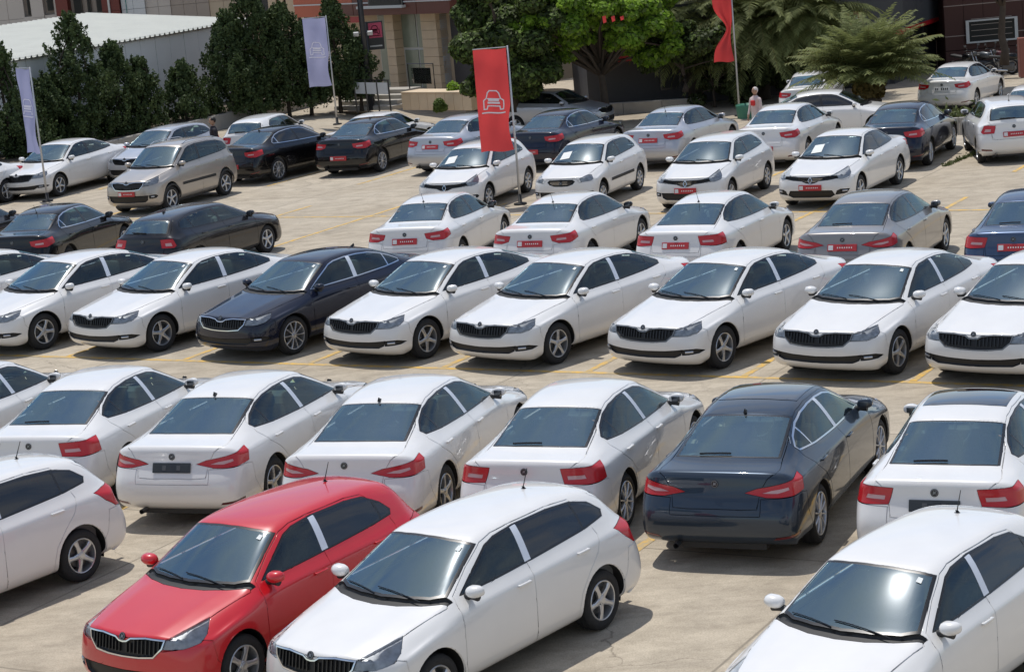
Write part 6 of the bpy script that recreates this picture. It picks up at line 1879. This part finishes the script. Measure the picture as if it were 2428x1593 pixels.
# ---- people
def person(x, y, face, top, trousers, skin, hair, label, arm=0.15, seed=0, carry=None):
    root = empty('person', (x, y, 0), face); tag(root, label, 'person')
    V_ = [(0, 0, .98, .15, .10), (0, 0, 1.15, .145, .10), (0, 0, 1.36, .17, .11), (0, 0, 1.47, .085, .08), (0, 0, 1.53, .052, .055),
          (0, .085, .90, .095, .10), (.01, .10, .50, .062, .066), (-.02, .10, .10, .045, .05), (.10, .11, .04, .045, .032),
          (0, -.085, .90, .095, .10), (.05, -.10, .50, .062, .066), (.06, -.10, .10, .045, .05), (.17, -.11, .04, .045, .032),
          (0, .20, 1.40, .058, .058), (.02, .25, 1.12, .044, .044), (.06 + arm, .24, .88, .034, .034), (.09 + arm, .235, .80, .036, .022),
          (0, -.20, 1.40, .058, .058), (.02, -.25, 1.12, .044, .044), (.06 + arm * .5, -.24, .88, .034, .034), (.08 + arm * .5, -.235, .80, .036, .022)]
    E_ = [(0, 1), (1, 2), (2, 3), (3, 4), (0, 5), (5, 6), (6, 7), (7, 8), (0, 9), (9, 10), (10, 11), (11, 12), (2, 13), (13, 14), (14, 15), (15, 16), (2, 17), (17, 18), (18, 19), (19, 20)]
    me = bpy.data.meshes.new('body'); me.from_pydata([v[:3] for v in V_], E_, []); o = bpy.data.objects.new('tmp', me); COL.objects.link(o)
    md = o.modifiers.new('k', 'SKIN'); 
    for i, v in enumerate(V_): me.skin_vertices[0].data[i].radius = (v[3], v[4])
    me.skin_vertices[0].data[0].use_root = True
    s = o.modifiers.new('s', 'SUBSURF'); s.levels = 1
    ev = o.evaluated_get(bpy.context.evaluated_depsgraph_get()); m2 = bpy.data.meshes.new_from_object(ev); bpy.data.objects.remove(o)
    m2.materials.clear()
    for mm in (top, trousers, skin, M['trim']): m2.materials.append(mm)
    for p in m2.polygons:
        c = p.center; p.use_smooth = True
        p.material_index = 3 if c.z < .10 else (2 if (c.z > 1.50 or (abs(c.y) > .17 and c.z < .92)) else (0 if c.z > .95 or abs(c.y) > .19 else 1))
    b = bpy.data.objects.new('body', m2); COL.objects.link(b); b.parent = root
    bm = bmesh.new(); bmesh.ops.create_uvsphere(bm, u_segments=16, v_segments=12, radius=1)
    for v in bm.verts: c = v.co; v.co = Vector((c.x * .092 + .01 - (.012 if c.z < -.4 and c.x < 0 else 0), c.y * (.074 - .014 * max(0, -c.z)), 1.635 + c.z * .115))
    box(bm, (.106, 0, 1.625), (.03, .022, .04), bevel=.008)
    for s_ in (1, -1): box(bm, (.0, s_ * .076, 1.63), (.03, .014, .05), bevel=.005)
    hd = bm_obj('head', bm, skin, root, True)
    bm = bmesh.new()
    for s_ in (1, -1): box(bm, (.094, s_ * .03, 1.648), (.012, .02, .010))
    box(bm, (.098, 0, 1.578), (.010, .04, .008)); bm_obj('face_features', bm, M['trim'], hd)
    bm = bmesh.new(); bmesh.ops.create_uvsphere(bm, u_segments=14, v_segments=10, radius=1)
    for v in bm.verts: c = v.co; v.co = Vector((c.x * .100 - .012, c.y * .084, 1.66 + c.z * .100 if c.z > -.2 or c.x < 0 else 1.66 + max(c.z, .1) * .1))
    bm_obj('hair', bm, hair, hd, True)
    for s_ in (1, -1):        # five fingers a hand
        bm = bmesh.new(); ax = (.09 + arm) if s_ == 1 else (.08 + arm * .5)
        for q in range(4): tube(bm, [(ax - .03 + q * .02, s_ * .235, .785), (ax - .03 + q * .021 + .005, s_ * .228, .745 - .006 * (1 - abs(q - 1.5))), (ax - .025 + q * .02, s_ * .215, .715)], [.010, .009, .007], 5)
        tube(bm, [(ax + .03, s_ * .22, .80), (ax + .045, s_ * .205, .765)], [.011, .008], 5); bm_obj('hand_fingers', bm, skin, b)
    return root
SK = simple('skin', (.42, .25, .17), .55); HR = simple('dark_hair', (.015, .011, .009), .6)
person(-8.3, 64.1, math.radians(200), simple('dark_jacket', (.020, .016, .022), .8), simple('dark_trousers', (.02, .02, .025), .8), SK, HR, 'person in a dark jacket standing among the cars near the shrubs', .1)
p2 = person(8.15, 66.2, math.radians(215), simple('pale_shirt', (.62, .50, .48), .8), simple('pale_trousers', (.62, .60, .60), .8), SK, simple('pale_cap', (.66, .58, .54), .8), 'person in pale clothes holding a red bag beside the right flagpole', .12); p2.location.z = -.8
bm = bmesh.new(); box(bm, (.16, .05, 1.28), (.08, .16, .17), bevel=.03); bg_ = bm_obj('shoulder_bag', bm, M['flag_red']); bg_.matrix_world = p2.matrix_basis if False else Matrix.Translation(p2.location) @ Matrix.Rotation(math.radians(215), 4, 'Z'); tag(bg_, 'red bag held at the chest of the person in pale clothes', 'bag')

# ---- motorbikes
def motorbike(x, y, yaw, colr, label):
    root = empty('motorbike', (x, y, 0), yaw); tag(root, label, 'motorbike', 'motorbikes parked by the red brown building')
    for wx_ in (.68, -.68):
        bm = bmesh.new(); lathe(bm, [(-.05, .22), (-.06, .27), (-.03, .31), (.03, .31), (.06, .27), (.05, .22)], 22)
        for v in bm.verts: v.co += Vector((wx_, 0, .31))
        w_ = bm_obj('wheel', bm, M['rubber'], root, True)
        bm = bmesh.new(); lathe(bm, [(-.03, .22), (.03, .22), (.03, .19), (-.03, .19), (-.03, .22)], 22)
        for k in range(5):
            a = k * 2 * math.pi / 5; tube(bm, [(0, 0, 0), (.2 * math.cos(a), 0, .2 * math.sin(a))], .014, 5)
        for v in bm.verts: v.co += Vector((wx_, 0, .31))
        bm_obj('rim', bm, M['alloy'], w_, True)
    bm = bmesh.new(); tube(bm, [(.68, .07, .31), (.50, .07, .80), (.42, .06, .98)], .022, 6); tube(bm, [(.68, -.07, .31), (.50, -.07, .80), (.42, -.06, .98)], .022, 6); bm_obj('fork', bm, M['alloy'], root, True)
    bm = bmesh.new(); tube(bm, [(.36, .36, 1.02), (.44, .22, 1.05), (.43, 0, 1.0), (.44, -.22, 1.05), (.36, -.36, 1.02)], .016, 6); bm_obj('handlebar', bm, M['trim'], root, True)
    bm = bmesh.new(); box(bm, (.0, 0, .42), (.46, .26, .34), bevel=.06); tube(bm, [(.40, 0, .86), (.05, 0, .70), (-.45, 0, .62), (-.68, 0, .31)], .035, 6); bm_obj('engine', bm, M['steel'], root, True)
    bm = bmesh.new(); box(bm, (.16, 0, .80), (.46, .26, .22), rot=Matrix.Rotation(math.radians(8), 3, 'Y'), bevel=.08); bm_obj('fuel_tank', bm, colr, root, True)
    bm = bmesh.new(); box(bm, (-.36, 0, .80), (.66, .24, .10), rot=Matrix.Rotation(math.radians(6), 3, 'Y'), bevel=.04); bm_obj('saddle', bm, M['plastic'], root, True)
    bm = bmesh.new(); box(bm, (.54, 0, .90), (.12, .18, .18), bevel=.05); bm_obj('headlamp', bm, M['steel'], root, True)
    bm = bmesh.new(); tube(bm, [(.0, -.14, .30), (-.75, -.18, .36)], [.03, .05], 8); bm_obj('exhaust_pipe', bm, M['chrome'], root, True)
    for s_ in (1, -1):
        bm = bmesh.new(); tube(bm, [(.42, s_ * .24, 1.05), (.40, s_ * .30, 1.18)], .008, 5); box(bm, (.39, s_ * .33, 1.21), (.02, .12, .07), bevel=.01); bm_obj('mirror', bm, M['steel'], root)
    return root
q = [(2265, 150, 'black', 'black motorbike nearest the showroom corner'), (2310, 148, 'steelc', 'dark motorbike second from the left under the white framed window'),
     (2352, 150, 'redc', 'dark red motorbike under the right part of the white framed window'), (2392, 160, 'black', 'black motorbike nearest the low brick red wall')]
M['redc'] = simple('dark_red_tank', (.10, .012, .014), .3, coat=.8); M['steelc'] = simple('grey_tank', (.10, .11, .12), .3, coat=.8)
for k, (px_, py_, c_, lab) in enumerate(q):
    g_ = gnd(px_, py_ + 26, -.8); mb = motorbike(g_.x, min(g_.y, 80.5), math.radians(-60 + 12 * k), M[c_], lab); mb.location.z = -.8
